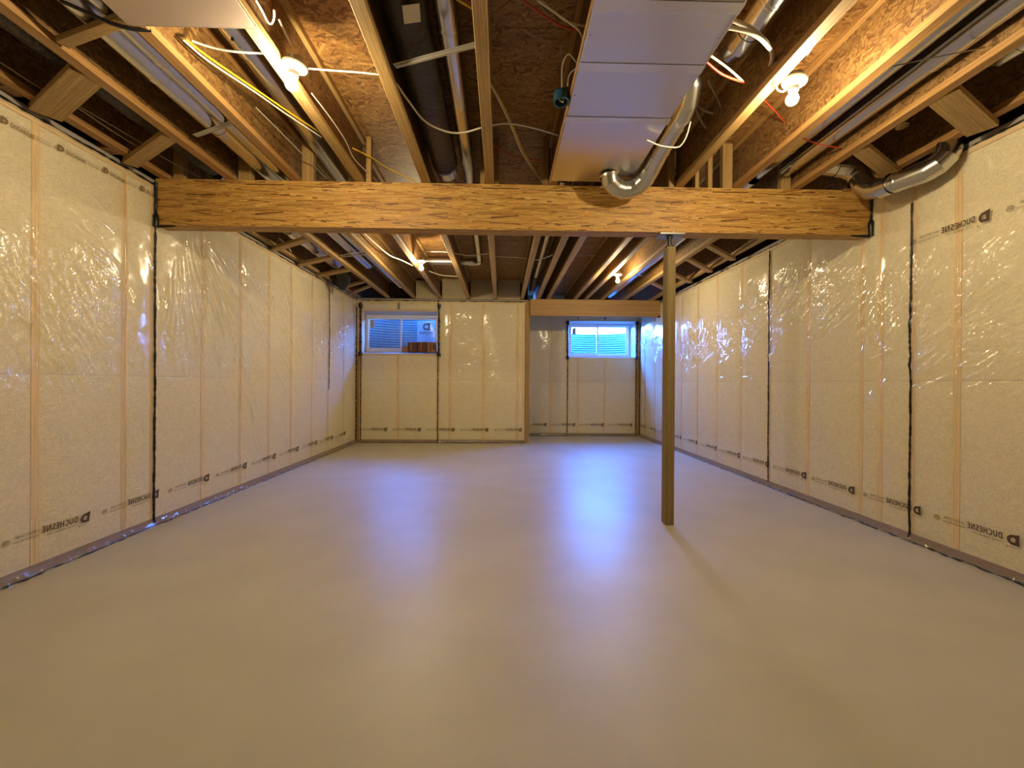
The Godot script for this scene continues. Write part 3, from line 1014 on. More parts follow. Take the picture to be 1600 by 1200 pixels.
func window(label: String, wall_d: float, hole: Rect2, fr: Rect2, frame_d: float, mid: float, well_top: float, tape_low: float, tape_high: float) -> void:
	var w := thing("window_1" if frame_d < 9.0 else "window_2", label, "window", W(0, 0, frame_d), "", "structure")
	var front := frame_d - wall_d
	var h0 := hole.position
	var h1 := hole.end
	var f0 := fr.position
	var f1 := fr.end
	# the deep reveal, wrapped in white plastic
	for q in [[[h0.x - 0.012, h0.y, f0.x, h0.y], [h0.x - 0.012, h1.y, f0.x, h1.y]], [[h1.x + 0.012, h0.y, f1.x, h0.y], [h1.x + 0.012, h1.y, f1.x, h1.y]], [[h0.x, h0.y - 0.01, h0.x, f0.y], [h1.x, h0.y - 0.01, h1.x, f0.y]], [[h0.x, h1.y + 0.01, h0.x, f1.y], [h1.x, h1.y + 0.01, h1.x, f1.y]]]:
		var b := Build.new()
		var upright: bool = q[0][0] != q[0][2] or absf(q[0][0] - q[1][0]) < 0.01
		var a0: Vector3
		var a1: Vector3
		var c0: Vector3
		var c1: Vector3
		var nn: Vector3
		if upright:
			var xin: float = q[0][2]
			var xo: float = clampf(q[0][0], h0.x, h1.x)
			a0 = Vector3(xo, h0.y, front + 0.006)
			a1 = Vector3(xo, h1.y, front + 0.006)
			c0 = Vector3(xin, f0.y, -0.01)
			c1 = Vector3(xin, f1.y, -0.01)
			nn = Vector3(1 if xo < (h0.x + h1.x) * 0.5 else -1, 0, 0)
		else:
			var yin: float = q[0][3]
			var yo: float = clampf(q[0][1], h0.y, h1.y)
			a0 = Vector3(h0.x, yo, front + 0.006)
			a1 = Vector3(h1.x, yo, front + 0.006)
			c0 = Vector3(f0.x, yin, -0.01)
			c1 = Vector3(f1.x, yin, -0.01)
			nn = Vector3(0, 1 if yo < (h0.y + h1.y) * 0.5 else -1, 0)
		var nz := FastNoiseLite.new()
		nz.seed = int(a0.x * 31.0)
		nz.frequency = 5.0
		var g := 24
		for j in g + 1:
			for k in 7:
				var p := a0.lerp(a1, float(j) / g).lerp(c0.lerp(c1, float(j) / g), k / 6.0)
				p -= nn * 0.012 * (0.5 + nz.get_noise_2d(j * 0.12, k * 0.05)) * sin(PI * k / 6.0)
				b.vert(p, (nn + Vector3(0, 0, 0.25 * nz.get_noise_2d(k * 0.2, j * 0.2))).normalized(), Vector2(j, k))
		for j in g:
			for k in 6:
				b.quad(j * 7 + k, j * 7 + k + 1, j * 7 + k + 8, j * 7 + k + 7)
		for e in [[a0, a1, c1, c0]]:  # its rough backing
			var o := nn * -0.03
			b.face([e[0] + o, e[1] + o, e[2] + o, e[3] + o], -nn, [Vector2.ZERO, Vector2.ZERO, Vector2.ZERO, Vector2.ZERO])
		put(w, "reveal_wrap", b.done(), M.poly_white)
	var fw := 0.045
	frame_bars(w, "frame", f0.x, f1.x, f0.y, f1.y, 0.0, fw, 0.11)
	# two sliding sashes in two tracks
	var sl := thing_part(w, "sash", Vector3.ZERO)
	frame_bars(sl, "sash_bar", f0.x + fw, mid + 0.02, f0.y + fw, f1.y - fw, -0.015, 0.032, 0.03)
	board(sl, "pane", Vector3(f0.x + fw + 0.03, f0.y + fw + 0.03, -0.034), Vector3(mid - 0.01, f1.y - fw - 0.03, -0.030), M.glass, 0.0)
	var sr := thing_part(w, "sash", Vector3.ZERO)
	frame_bars(sr, "sash_bar", mid - 0.02, f1.x - fw, f0.y + fw, f1.y - fw, -0.055, 0.028, 0.03)
	board(sr, "pane", Vector3(mid + 0.006, f0.y + fw + 0.026, -0.074), Vector3(f1.x - fw - 0.026, f1.y - fw - 0.026, -0.070), M.glass, 0.0)
	# a small printed sticker at the upper left corner of the left pane
	var sx := f0.x + fw + 0.045
	var sy := f1.y - fw - 0.045
	var st := Build.new()
	box_into(st, Vector3(sx + 0.045, sy - 0.07, -0.0285), Vector3(0.09, 0.14, 0.001), 0.0)
	put(sl, "sticker", st.done(), M.paper)
	var sb := Build.new()
	for k in 6:
		box_into(sb, Vector3(sx + 0.045 + (k % 2) * 0.006, sy - 0.018 - 0.021 * k, -0.0278), Vector3(0.07 - 0.012 * (k % 3), 0.009, 0.0008), 0.0)
	put(sl, "sticker_print", sb.done(), M.black)
	# black sealant tape up both sides of the opening, lumpy at its ends
	for s in [h0.x - 0.022, h1.x + 0.022]:
		var pts := PackedVector3Array()
		var rad := PackedFloat32Array()
		var v := tape_low
		while v < tape_high:
			var e := minf(v - tape_low, tape_high - v)
			pts.append(Vector3(s + rng.randf_range(-0.006, 0.006), v, front + 0.012 + rng.randf_range(0.0, 0.01)))
			rad.append(0.019 + rng.randf_range(-0.006, 0.006) + (0.016 if e < 0.09 else 0.0))
			v += 0.03
		var b := Build.new()
		tube_into(b, pts, rad, 8)
		put(w, "sealant_tape", b.done(), M.black)
	# corrugated steel well outside
	var cx := (h0.x + h1.x) * 0.5
	var wl := thing("window_well", "corrugated steel window well outside the %s window" % ["left" if frame_d < 9.0 else "right"], "window well", W(cx, 1.35, frame_d + 0.17))
	var b := Build.new()
	var nv := int((well_top - 1.35) / 0.0065)
	var na := 48
	for k in nv + 1:
		var y := (well_top - 1.35) * k / nv
		var ph := TAU * y / 0.052
		for j in na + 1:
			var a := PI * j / na
			var o := Vector3(cos(a), 0, -sin(a) * 0.85)
			var r := 0.86 + 0.014 * sin(ph)
			b.vert(Vector3(o.x * r, y, o.z * r), (-Vector3(o.x, 0, o.z).normalized() + Vector3.UP * 0.014 * TAU / 0.052 * cos(ph)).normalized(), Vector2(j, y))
	for k in nv:
		for j in na:
			var q := k * (na + 1) + j
			b.quad(q, q + 1, q + na + 2, q + na + 1)
	put(wl, "corrugated_wall", b.done(), M.well)
	b = Build.new()
	var rim := PackedVector3Array()
	for j in na + 1:
		var a := PI * j / na
		rim.append(Vector3(cos(a) * 0.87, well_top - 1.35, -sin(a) * 0.74))
	tube_into(b, rim, 0.014, 8)
	put(wl, "rolled_rim", b.done(), M.well)
	b = Build.new()
	var fan_ps := []
	var fan_uv := []
	for j in na + 1:
		var a := PI * j / na
		fan_ps.append(Vector3(cos(a) * 0.88, 0.0, -sin(a) * 0.75))
		fan_uv.append(Vector2(cos(a), sin(a)))
	b.face(fan_ps, Vector3.UP, fan_uv)
	put(wl, "gravel_bed", b.done(), M.soil)


func thing_part(parent: Node, called: String, at: Vector3) -> Node3D:
	var o := Node3D.new()
	o.name = numbered(parent, called)
	o.position = at
	parent.add_child(o, true)
	return o


func build_windows() -> void:
	window("white sliding basement window with cardboard boxes on its sill, left of the two", 8.37, Rect2(-2.57, 1.65, 1.3875, 0.775), Rect2(-2.60, 1.69, 1.40, 0.70), 8.62, -1.92, 2.52, 1.60, 2.56)
	window("white sliding window in the alcove with bright sky at its top", 9.57, Rect2(1.42, 1.68, 1.4375, 0.7625), Rect2(1.45, 1.70, 1.36, 0.72), 9.82, 2.10, 2.28, 1.63, 2.45)
	# a scrap of printed plastic on the outside of the left window's right pane
	var fi := thing("plastic_scrap", "scrap of printed clear plastic sheet hanging behind the left window's right pane", "plastic sheet", W(-1.66, 1.75, 8.735))
	var b := Build.new()
	var nx := 12
	for j in nx + 1:
		for k in nx + 1:
			var x := 0.36 * j / nx
			var y := 0.55 * k / nx
			b.vert(Vector3(x + 0.03, y, 0.006 * sin(x * 21.0 + y * 9.0)), Vector3(-0.12 * cos(x * 21.0 + y * 9.0), 0, 1).normalized(), Vector2(x, y))
	for j in nx:
		for k in nx:
			var q := j * (nx + 1) + k
			b.quad(q, q + 1, q + nx + 2, q + nx + 1)
	var sheet := put(fi, "sheet", b.done(), M.film)
	var flat := Sheet.new()
	flat.us = PackedFloat32Array([0.0, 0.5])
	flat.vs = PackedFloat32Array([0.0, 0.6])
	flat.nu = 2
	flat.nv = 2
	flat.H = PackedFloat32Array([0.008, 0.008, 0.008, 0.008])
	var e := Build.new()
	# stacked mark: a mirrored D over the word
	var outer := [Vector2(0.075, 0.075), Vector2(0.0, 0.066), Vector2(-0.05, 0.055), Vector2(-0.07, 0.0), Vector2(-0.05, -0.055), Vector2(0.0, -0.066), Vector2(0.068, -0.066), Vector2(0.068, 0.0)]
	var c := Vector2(0.21, 0.44)
	var base := 0
	for k in 8:
		var o: Vector2 = c + outer[k]
		var i: Vector2 = c + outer[k] * 0.5
		e.vert(Vector3(o.x, o.y, 0.010), Vector3(0, 0, 1))
		e.vert(Vector3(i.x, i.y, 0.010), Vector3(0, 0, 1))
	for k in 8:
		var n := (k + 1) % 8
		e.quad(k * 2, k * 2 + 1, n * 2 + 1, n * 2)
	var ta := text_flat("DUCHESNE", true)
	var lo := Vector2(1e9, 1e9)
	var hi := Vector2(-1e9, -1e9)
	for p in ta[0]:
		lo = lo.min(Vector2(p.x, p.y))
		hi = hi.max(Vector2(p.x, p.y))
	base = e.v.size()
	for p in ta[0]:
		e.vert(Vector3(0.34 - (p.x - lo.x) / (hi.x - lo.x) * 0.27, 0.30 + (p.y - lo.y) / (hi.y - lo.y) * 0.045, 0.010), Vector3(0, 0, 1))
	for k in range(0, ta[1].size(), 3):
		e.tri(base + ta[1][k], base + ta[1][k + 1], base + ta[1][k + 2])
	put(sheet, "print", e.done(), M.print)
	# four small boxes on the sill of the left window
	var sets := [[-1.845, 0.100, 0.115, "smallest, squat brown cardboard box at the left end of the row on the window sill"], [-1.738, 0.165, 0.195, "dark brown cardboard box, second from the left on the window sill"], [-1.556, 0.165, 0.200, "dark brown cardboard box with a paler side, third on the window sill"], [-1.378, 0.150, 0.195, "light brown cardboard box at the right end of the row on the window sill"]]
	for k in 4:
		var s: Array = sets[k]
		var o := thing("cardboard_box", s[3], "box", W(s[0] + s[1] * 0.5, 1.672, 8.46), "boxes on the left window sill")
		var wdt: float = s[1]
		var hgt: float = s[2]
		board(o, "body", Vector3(-wdt * 0.5, 0, -0.06), Vector3(wdt * 0.5, hgt - 0.006, 0.06), M.cardboard_dark if k in [1, 2] else M.cardboard, 0.003)
		board(o, "lid_flap", Vector3(-wdt * 0.5, hgt - 0.006, 0.001), Vector3(wdt * 0.5, hgt - 0.002, 0.06), M.cardboard, 0.001)
		board(o, "lid_flap", Vector3(-wdt * 0.5, hgt - 0.006, -0.06), Vector3(wdt * 0.5, hgt - 0.002, -0.001), M.cardboard, 0.001)
		if k > 0:
			board(o, "tape", Vector3(-wdt * 0.5 + 0.05, hgt * 0.15, 0.0602), Vector3(-wdt * 0.5 + 0.075, hgt - 0.004, 0.061), M.cardboard if k < 3 else M.cardboard_dark, 0.0)
			board(o, "printed_patch", Vector3(wdt * 0.5 - 0.045, hgt * 0.3, 0.0602), Vector3(wdt * 0.5 - 0.012, hgt * 0.8, 0.061), M.black if k == 3 else M.cardboard_dark, 0.0)


# ---------------------------------------------------------------- beams and joists

const NTH := ["first", "second", "third", "fourth", "fifth", "sixth", "seventh", "eighth", "ninth", "tenth", "eleventh", "twelfth", "thirteenth", "fourteenth"]
const BEAM_TOP := 2.672
const JOIST_TOP := 3.028


func joist(x: float, d0: float, d1: float, label: String, group: String, light: bool) -> void:
	var o := thing("floor_joist", label, "joist", W(x, BEAM_TOP, d0), group)
	wboard(o, "bottom_flange", x - 0.032, x + 0.032, BEAM_TOP + 0.001, BEAM_TOP + 0.039, d0, d1, M.spf if light else M.spf_warm, 0.003)
	wboard(o, "top_flange", x - 0.032, x + 0.032, JOIST_TOP - 0.038, JOIST_TOP, d0, d1, M.spf if light else M.spf_warm, 0.003)
	wboard(o, "web", x - 0.005, x + 0.005, BEAM_TOP + 0.037, JOIST_TOP - 0.036, d0, d1, M.osb_web, 0.0)


func build_ceiling_frame() -> void:
	var bm := thing("main_beam", "big strand-lumber beam crossing the whole room overhead", "beam", W(0.137, 2.315, 3.6))
	for k in 3:
		wboard(bm, "ply", -2.665, 2.94, 2.315, BEAM_TOP, 3.53 + 0.0455 * k, 3.575 + 0.0455 * k, M.lsl, 0.002)
	var xs := [-2.60, -2.10, -1.60, -1.11, -0.60, -0.10, 0.395, 0.945, 1.395, 1.86, 2.33, 2.83]
	for k in 12:
		joist(xs[k], -2.35, 3.592, "I-joist on the near side of the main beam, %s from the left wall" % NTH[k], "joists near the camera", k in [3, 4, 5, 7, 8])
	var bx := [-2.64, -2.10, -1.62, -1.14, -0.62, -0.12, 0.375, 0.67, 0.86, 1.36, 1.56, 1.86, 2.28, 2.80]
	for k in 14:
		joist(bx[k], 3.60, 8.40 if bx[k] < 0.5 else 9.60, "I-joist beyond the main beam, %s from the left wall" % NTH[k], "joists beyond the beam", true)
	# upright blocks on the beam between the joists
	var sq := [[-2.535, -2.455], [-2.04, -1.94], [-1.555, -1.466], [-1.062, -1.023], [-0.175, -0.137], [-0.063, -0.028], [0.315, 0.358], [1.313, 1.358], [1.522, 1.553], [1.625, 1.66], [1.742, 1.82], [2.211, 2.29]]
	for k in sq.size():
		var o := thing("squash_block", "upright wood block standing on the main beam, %s from its left end" % NTH[k], "wood block", W((sq[k][0] + sq[k][1]) * 0.5, BEAM_TOP, 3.57), "blocks on the main beam")
		wboard(o, "block", sq[k][0], sq[k][1], BEAM_TOP + 0.001, JOIST_TOP, 3.535, 3.585, M.spf, 0.002)
	# flat blocks nailed between the outer joists
	# one end lies under the outermost joist, the other abuts the side of its neighbour
	var fl := [
		[-2.62, -2.134, 2.65, 2.37, 0.14, "wide flat board between the two left-hand joists, nearer the camera"],
		[-2.62, -2.134, 3.24, 2.95, 0.09, "narrower flat board between the two left-hand joists, nearer the beam"],
		[2.85, 2.364, 2.62, 2.38, 0.14, "wide flat board between the two right-hand joists, nearer the camera"],
		[2.85, 2.364, 3.22, 2.94, 0.10, "flat board between the two right-hand joists above the silver elbow"],
		[-2.66, -2.134, 5.30, 5.02, 0.09, "first flat board past the beam between the far left joists"],
		[-2.66, -2.134, 5.97, 5.74, 0.09, "second flat board past the beam between the far left joists"],
		[-2.66, -2.134, 6.57, 6.37, 0.09, "third flat board past the beam, by the dark duct end"],
		[-2.64, -2.134, 7.44, 7.10, 0.05, "thin flat stick between the far left joists just past the dark duct end"],
		[-2.64, -2.134, 7.90, 7.42, 0.05, "last thin flat stick between the far left joists, by the left window"],
		[2.82, 2.314, 5.45, 5.05, 0.07, "first flat stick past the post between the far right joists"],
		[2.82, 2.314, 6.05, 5.60, 0.07, "second flat stick past the post between the far right joists"],
		[2.82, 2.314, 6.70, 6.25, 0.07, "third flat stick past the post between the far right joists"],
		[2.82, 2.314, 7.45, 6.95, 0.07, "last flat stick between the far right joists, near the alcove header"],
	]
	for q in fl:
		var a := W(q[0], BEAM_TOP - 0.024, q[2])
		var z := W(q[1], BEAM_TOP + 0.022, q[3])
		var mid := (a + z) * 0.5
		var dir := (z - a).normalized()
		var side := dir.cross(Vector3.UP).normalized()
		var o := thing("flat_block", q[5], "wood block", mid, "flat blocks between the outer joists")
		put(o, "block", box(Vector3(a.distance_to(z), 0.036, q[4]), 0.002), M.spf, Vector3.ZERO, Basis(dir, side.cross(dir), side))
	# short blocks tying the left wall's top to the first joist
	for k in 5:
		var d: float = [2.5, 3.13, 4.55, 5.2, 5.9][k]
		var o := thing("tie_block", "short wood block between the left wall top and first joist, %s along it" % NTH[k], "wood block", W(-2.78, BEAM_TOP, d), "blocks along the top of the left wall")
		wboard(o, "block", -2.93, -2.634, BEAM_TOP, BEAM_TOP + 0.038, d - 0.045, d + 0.045, M.spf_warm, 0.002)
	var sl := thing("cross_slat", "thin wooden slat crossing the bay at upper left with a black cable over it", "slat", W(-1.84, 2.672, 2.07))
	put(sl, "slat", box(Vector3(0.44, 0.03, 0.05), 0.002), M.spf, Vector3(0, 0.014, 0), Basis(Vector3.UP, -0.35))
	# header over the alcove
	var hd := thing("header_beam", "short wood header spanning the alcove opening in front of the right window", "beam", W(1.73, 2.36, 8.34))
	for k in 2:
		wboard(hd, "ply", 0.525, 2.935, 2.362, 2.668, 8.31 + 0.042 * k, 8.351 + 0.042 * k, M.header, 0.002)
	wboard(hd, "sealant_lump", 2.895, 2.94, 2.345, 2.385, 8.295, 8.309, M.black, 0.006)
	# post
	var po := thing("support_post", "slim wooden post holding up the main beam right of centre", "post", W(1.34, 0, 3.59))
	wboard(po, "shaft", 1.306, 1.376, 0.002, 2.21, 3.545, 3.635, M.post, 0.003)
	wboard(po, "shaft_face", 1.312, 1.344, 0.004, 2.205, 3.5425, 3.5445, M.post, 0.0005)
	put(po, "jack_screw", lathe([[0.0, 0.0], [0.034, 0.0], [0.034, 0.012], [0.016, 0.014], [0.016, 0.07], [0.026, 0.072], [0.026, 0.09], [0.0, 0.09]], 16), M.black, Vector3(0, 2.21, 0))
	wboard(po, "top_plate", 1.245, 1.445, 2.301, 2.313, 3.525, 3.665, M.steel, 0.002)
	put(po, "bolt", lathe([[0.0, 0.0], [0.009, 0.0], [0.009, 0.008], [0.0, 0.010]], 6), M.steel, W(1.35, 2.315, 3.528) - po.position, Basis(Vector3.RIGHT, PI / 2))
	# black sealant where the beam's ends enter the plastic
	for q in [["left", -2.655, -2.625, 2.30, 2.40], ["right", 2.895, 2.935, 2.30, 2.43]]:
		var s := thing("sealant_lump", "lump of black sealant at the %s end of the main beam" % q[0], "sealant", W((q[1] + q[2]) * 0.5, q[3], 3.52))
		var b := Build.new()
		var pts := PackedVector3Array()
		var rad := PackedFloat32Array()
		for k in 14:
			var y: float = lerpf(q[3], 2.66 if q[0] == "right" else 2.64, k / 13.0)
			pts.append(Vector3((0.016 if q[0] == "right" else -0.012) + rng.randf_range(-0.003, 0.003), y - q[3], 0.0))
			rad.append((0.022 if y < q[4] else 0.009) + rng.randf_range(-0.002, 0.003))
		tube_into(b, pts, rad, 8)
		put(s, "lump", b.done(), M.black)
		b = Build.new()
		tube_into(b, PackedVector3Array([Vector3(0.0, -0.0, 0.0), Vector3(0.09 if q[0] == "left" else -0.09, 0.004, -0.005), Vector3(0.13 if q[0] == "left" else -0.14, 0.008, -0.01)]), PackedFloat32Array([0.012, 0.009, 0.004]), 6)
		put(s, "smear", b.done(), M.black)
	# insulation packed into the rim above the back walls
	var nz := FastNoiseLite.new()
	nz.seed = 71
	nz.frequency = 3.0
	var bays := [[-1.59, -1.17], [-1.11, -0.65], [-0.59, -0.15], [-0.09, 0.345]]
	for k in 4:
		var o := thing("rim_insulation", "batt stuffed above the back wall between joists, %s from the left" % NTH[k], "insulation", W((bays[k][0] + bays[k][1]) * 0.5, TOP + 0.038, 8.36), "rim batts above the back wall")
		var hw: float = (bays[k][1] - bays[k][0]) * 0.5 - 0.008
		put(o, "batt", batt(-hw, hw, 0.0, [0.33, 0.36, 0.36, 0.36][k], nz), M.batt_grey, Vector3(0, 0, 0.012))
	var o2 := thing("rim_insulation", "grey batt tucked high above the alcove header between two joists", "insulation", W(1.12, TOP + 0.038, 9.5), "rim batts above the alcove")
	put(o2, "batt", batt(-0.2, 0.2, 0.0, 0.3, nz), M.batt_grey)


# ---------------------------------------------------------------- ducts

func pipe(parent: Node, called: String, pts: Array, r: float, m: Material, rings := [], cap_end := false) -> void:
	var b := Build.new()
	var loc := []
	for p in pts:
		loc.append(p - parent.position)
	pipe_into(b, loc, r)
	if cap_end:
		var t: Vector3 = (loc[-1] - loc[-2]).normalized()
		var e: Vector3 = loc[-1]
		tube_into(b, PackedVector3Array([e - t * 0.004, e + t * 0.006, e + t * 0.016]), PackedFloat32Array([r + 0.002, r + 0.002, r * 0.93]), 28, true)
	put(parent, called, b.done(), m)
	for q in rings:
		var rb := Build.new()
		var at: Vector3 = loc[0].lerp(loc[1], q)
		ring_into(rb, at, (loc[1] - loc[0]).normalized(), r, 0.012, 28, 0.003)
		put(parent, "seam_ring", rb.done(), m)


func duct(label: String, base: Vector3, group := "") -> Node3D:
	return thing("round_duct", label, "duct", base, group)


func build_ducts() -> void:
	var o := duct("fatter silver round pipe in the second bay from the left, with a sleeve end", W(-1.87, 2.75, 3.0))
	pipe(o, "sleeve", [W(-1.84, 2.778, -2.2), W(-1.845, 2.778, 2.98)], 0.070, M.galv, [0.72, 0.9], false)
	pipe(o, "sleeve_edge", [W(-1.845, 2.778, 2.965), W(-1.845, 2.778, 2.985)], 0.072, M.galv)
	pipe(o, "pipe", [W(-1.845, 2.778, 2.9), W(-1.86, 2.785, 3.7), W(-1.90, 2.79, 6.45)], 0.064, M.galv, [], true)
	o = duct("thin silver pipe beside the fatter one in the second bay from the left", W(-1.70, 2.80, 3.0))
	pipe(o, "pipe", [W(-1.715, 2.752, -2.2), W(-1.725, 2.752, 3.6)], 0.045, M.galv, [0.78, 0.93])
	pipe(o, "pipe", [W(-1.725, 2.752, 3.6), W(-1.72, 2.76, 7.7)], 0.044, M.galv, [0.5], true)
	o = duct("silver round pipe in the third bay, behind the front left lamp", W(-1.36, 2.84, 2.4))
	pipe(o, "pipe", [W(-1.35, 2.905, -2.2), W(-1.36, 2.905, 2.45)], 0.068, M.galv, [0.9])
	pipe(o, "pipe", [W(-1.36, 2.905, 2.45), W(-1.40, 2.905, 3.95)], 0.062, M.galv)
	pipe(o, "seam_clip", [W(-1.36, 2.834, 2.30), W(-1.36, 2.834, 2.36)], 0.008, M.tape)
	# black wrapped duct, with slight bulges
	o = duct("fat black insulated duct with a white tag, left of the centre silver pipe", W(-0.45, 2.74, 3.0))
	var b := Build.new()
	var pts := PackedVector3Array()
	var rad := PackedFloat32Array()
	var nz := FastNoiseLite.new()
	nz.seed = 4
	nz.frequency = 2.0
	for k in 150:
		var d := -2.2 + 5.75 * k / 149.0
		pts.append(W(-0.44 - 0.004 * d, 2.845, d) - o.position)
		rad.append(0.098 + 0.006 * nz.get_noise_1d(d * 2.0) + 0.002 * sin(d * 70.0))
	tube_into(b, pts, rad, 32)
	put(o, "wrap", b.done(), M.wrap)
	pipe(o, "metal_collar", [W(-0.455, 2.845, 3.53), W(-0.455, 2.845, 3.70)], 0.085, M.galv, [0.4])
	b = Build.new()
	box_into(b, Vector3.ZERO, Vector3(0.075, 0.001, 0.10), 0.0, Basis(Vector3.UP, 0.12) * Basis(Vector3.BACK, 0.25))
	put(o, "paper_tag", b.done(), M.paper, W(-0.405, 2.741, 2.0) - o.position)
	o = duct("silver pipe with a sleeve end running beside the fat black duct to a far elbow", W(-0.26, 2.79, 3.0))
	pipe(o, "sleeve", [W(-0.262, 2.855, -2.2), W(-0.268, 2.855, 2.33)], 0.056, M.galv, [0.88, 0.97])
	pipe(o, "pipe", [W(-0.268, 2.855, 2.3), W(-0.275, 2.855, 3.6), W(-0.30, 2.90, 4.2), W(-0.33, 2.92, 6.60)], 0.051, M.galv)
	pipe(o, "elbow", [W(-0.33, 2.92, 6.58), W(-0.335, 2.92, 6.66), W(-0.36, 2.92, 6.71), W(-0.42, 2.92, 6.735), W(-0.50, 2.92, 6.735)], 0.056, M.galv)
	pipe(o, "cross_pipe", [W(-0.48, 2.92, 6.735), W(-1.12, 2.92, 6.735)], 0.051, M.galv, [0.2, 0.9])
	# panned joist bay: foil-faced sheets nailed under two joists
	o = thing("panned_duct", "wide flat foil-faced return duct between two joists right of centre", "duct", W(0.65, 2.655, 2.0))
	var cuts := [-2.2, -0.9, 0.3, 1.45, 2.19, 2.63, 3.43]
	for k in cuts.size() - 1:
		wboard(o, "foil_sheet", 0.368, 0.972, 2.661 - 0.001 * (k % 2), 2.6705 - 0.001 * (k % 2), cuts[k], cuts[k + 1] + 0.004, M.foil, 0.001)
	for d in [0.3, 1.83, 2.19, 2.63]:
		wboard(o, "foil_tape", 0.362, 0.978, 2.6575, 2.6592, d - 0.03, d + 0.03, M.tape, 0.0)
	for s in [0.368, 0.972]:
		wboard(o, "foil_lip", s - 0.004, s + 0.002, 2.657, 2.69, -2.2, 2.3, M.tape, 0.0)
	var screws := Build.new()
	for k in 26:
		for s in [0.385, 0.955]:
			tube_into(screws, PackedVector3Array([W(s, 2.6588, -2.0 + k * 0.21) - o.position, W(s, 2.662, -2.0 + k * 0.21) - o.position]), 0.005, 6)
	var sc := put(o, "screw_heads", screws.done(), M.steel)
	sc.set_meta("kind", "stuff")
	# U-shaped take-off into the foil duct
	o = duct("shiny silver elbow duct curling up into the foil duct in front of the beam", W(0.95, 2.52, 3.3))
	pipe(o, "top_elbow", [W(1.00, 2.96, 2.55), W(1.05, 2.92, 2.56), W(1.085, 2.86, 2.60), W(1.10, 2.80, 2.68), W(1.10, 2.77, 2.76)], 0.066, M.galv)
	pipe(o, "pipe", [W(1.10, 2.78, 2.73), W(1.075, 2.70, 3.12)], 0.062, M.galv, [0.25, 0.8])
	pipe(o, "elbow", [W(1.077, 2.71, 3.09), W(1.07, 2.675, 3.22), W(1.05, 2.63, 3.30), W(1.01, 2.595, 3.35), W(0.95, 2.58, 3.37)], 0.066, M.galv)
	pipe(o, "elbow", [W(0.96, 2.58, 3.37), W(0.90, 2.575, 3.37), W(0.845, 2.585, 3.355), W(0.80, 2.615, 3.33), W(0.785, 2.665, 3.31)], 0.067, M.galv)
	pipe(o, "collar", [W(0.788, 2.64, 3.312), W(0.785, 2.659, 3.31)], 0.072, M.tape)
	o = duct("silver pipe ending in a crimped elbow between the foil duct and the front right lamp", W(1.27, 2.82, 2.3))
	pipe(o, "pipe", [W(1.21, 2.89, -2.2), W(1.23, 2.89, 2.25)], 0.065, M.galv, [0.95])
	pipe(o, "end_elbow", [W(1.23, 2.89, 2.22), W(1.232, 2.895, 2.32), W(1.236, 2.92, 2.39), W(1.238, 2.97, 2.43), W(1.238, 3.025, 2.44)], 0.068, M.galv)
	o = duct("short blue-grey pipe end beside the joist above the front right lamp", W(1.58, 2.82, 2.0))
	pipe(o, "pipe", [W(1.52, 2.885, -2.2), W(1.56, 2.885, 2.06)], 0.052, M.galv, [0.9])
	pipe(o, "end_elbow", [W(1.56, 2.885, 2.04), W(1.562, 2.89, 2.12), W(1.566, 2.92, 2.18), W(1.568, 2.965, 2.21), W(1.568, 3.025, 2.22)], 0.054, M.galv)
	o = duct("small shiny boot in the deck at the top edge, right of centre", W(1.72, 2.93, 1.98))
	pipe(o, "boot", [W(1.72, 3.028, 1.95), W(1.72, 2.98, 1.95), W(1.725, 2.94, 1.93), W(1.73, 2.92, 1.88), W(1.73, 2.92, 1.6)], 0.052, M.galv)
	# paired pipes in the bay by the right-hand joists
	o = duct("right-hand one of the paired silver pipes at upper right", W(2.24, 2.74, 2.6))
	pipe(o, "sleeve", [W(2.22, 2.81, -2.2), W(2.225, 2.81, 2.30)], 0.060, M.galv, [0.9])
	pipe(o, "pipe", [W(2.225, 2.81, 2.28), W(2.23, 2.81, 3.5)], 0.054, M.galv, [0.9])
	o = duct("left-hand one of the paired silver pipes at upper right", W(2.09, 2.78, 2.6))
	pipe(o, "pipe", [W(2.08, 2.85, -2.2), W(2.08, 2.85, 3.64)], 0.056, M.galv, [0.6, 0.93])
	# stubs in the last bay
	o = duct("fat dark pipe stub in the last bay at the right edge", W(2.60, 2.8, 2.2))
	pipe(o, "pipe", [W(2.62, 2.89, -2.2), W(2.63, 2.89, 2.25)], 0.078, M.galv, [0.95])
	pipe(o, "end_elbow", [W(2.63, 2.89, 2.22), W(2.63, 2.895, 2.32), W(2.63, 2.93, 2.39), W(2.63, 3.0, 2.42)], 0.08, M.galv)
	o = duct("small dim vertical pipe in the last bay above the silver elbow", W(2.66, 2.85, 2.95))
	pipe(o, "pipe", [W(2.66, 3.028, 2.98), W(2.66, 2.86, 2.95)], 0.04, M.galv, [], true)
	o = duct("bent silver duct wrapping the right end of the main beam up to the right wall", W(2.75, 2.52, 3.25))
	pipe(o, "feed_pipe", [W(2.38, 2.80, 3.38), W(2.56, 2.775, 3.37)], 0.07, M.galv)
	pipe(o, "elbow", [W(2.53, 2.775, 3.37), W(2.60, 2.765, 3.36), W(2.65, 2.73, 3.345), W(2.67, 2.68, 3.32), W(2.67, 2.65, 3.31)], 0.072, M.galv)
	pipe(o, "elbow", [W(2.67, 2.67, 3.315), W(2.672, 2.60, 3.28), W(2.685, 2.55, 3.23), W(2.695, 2.525, 3.15), W(2.70, 2.52, 3.07)], 0.070, M.galv)
	pipe(o, "pipe", [W(2.698, 2.52, 3.11), W(2.755, 2.525, 2.97)], 0.066, M.galv, [0.4])
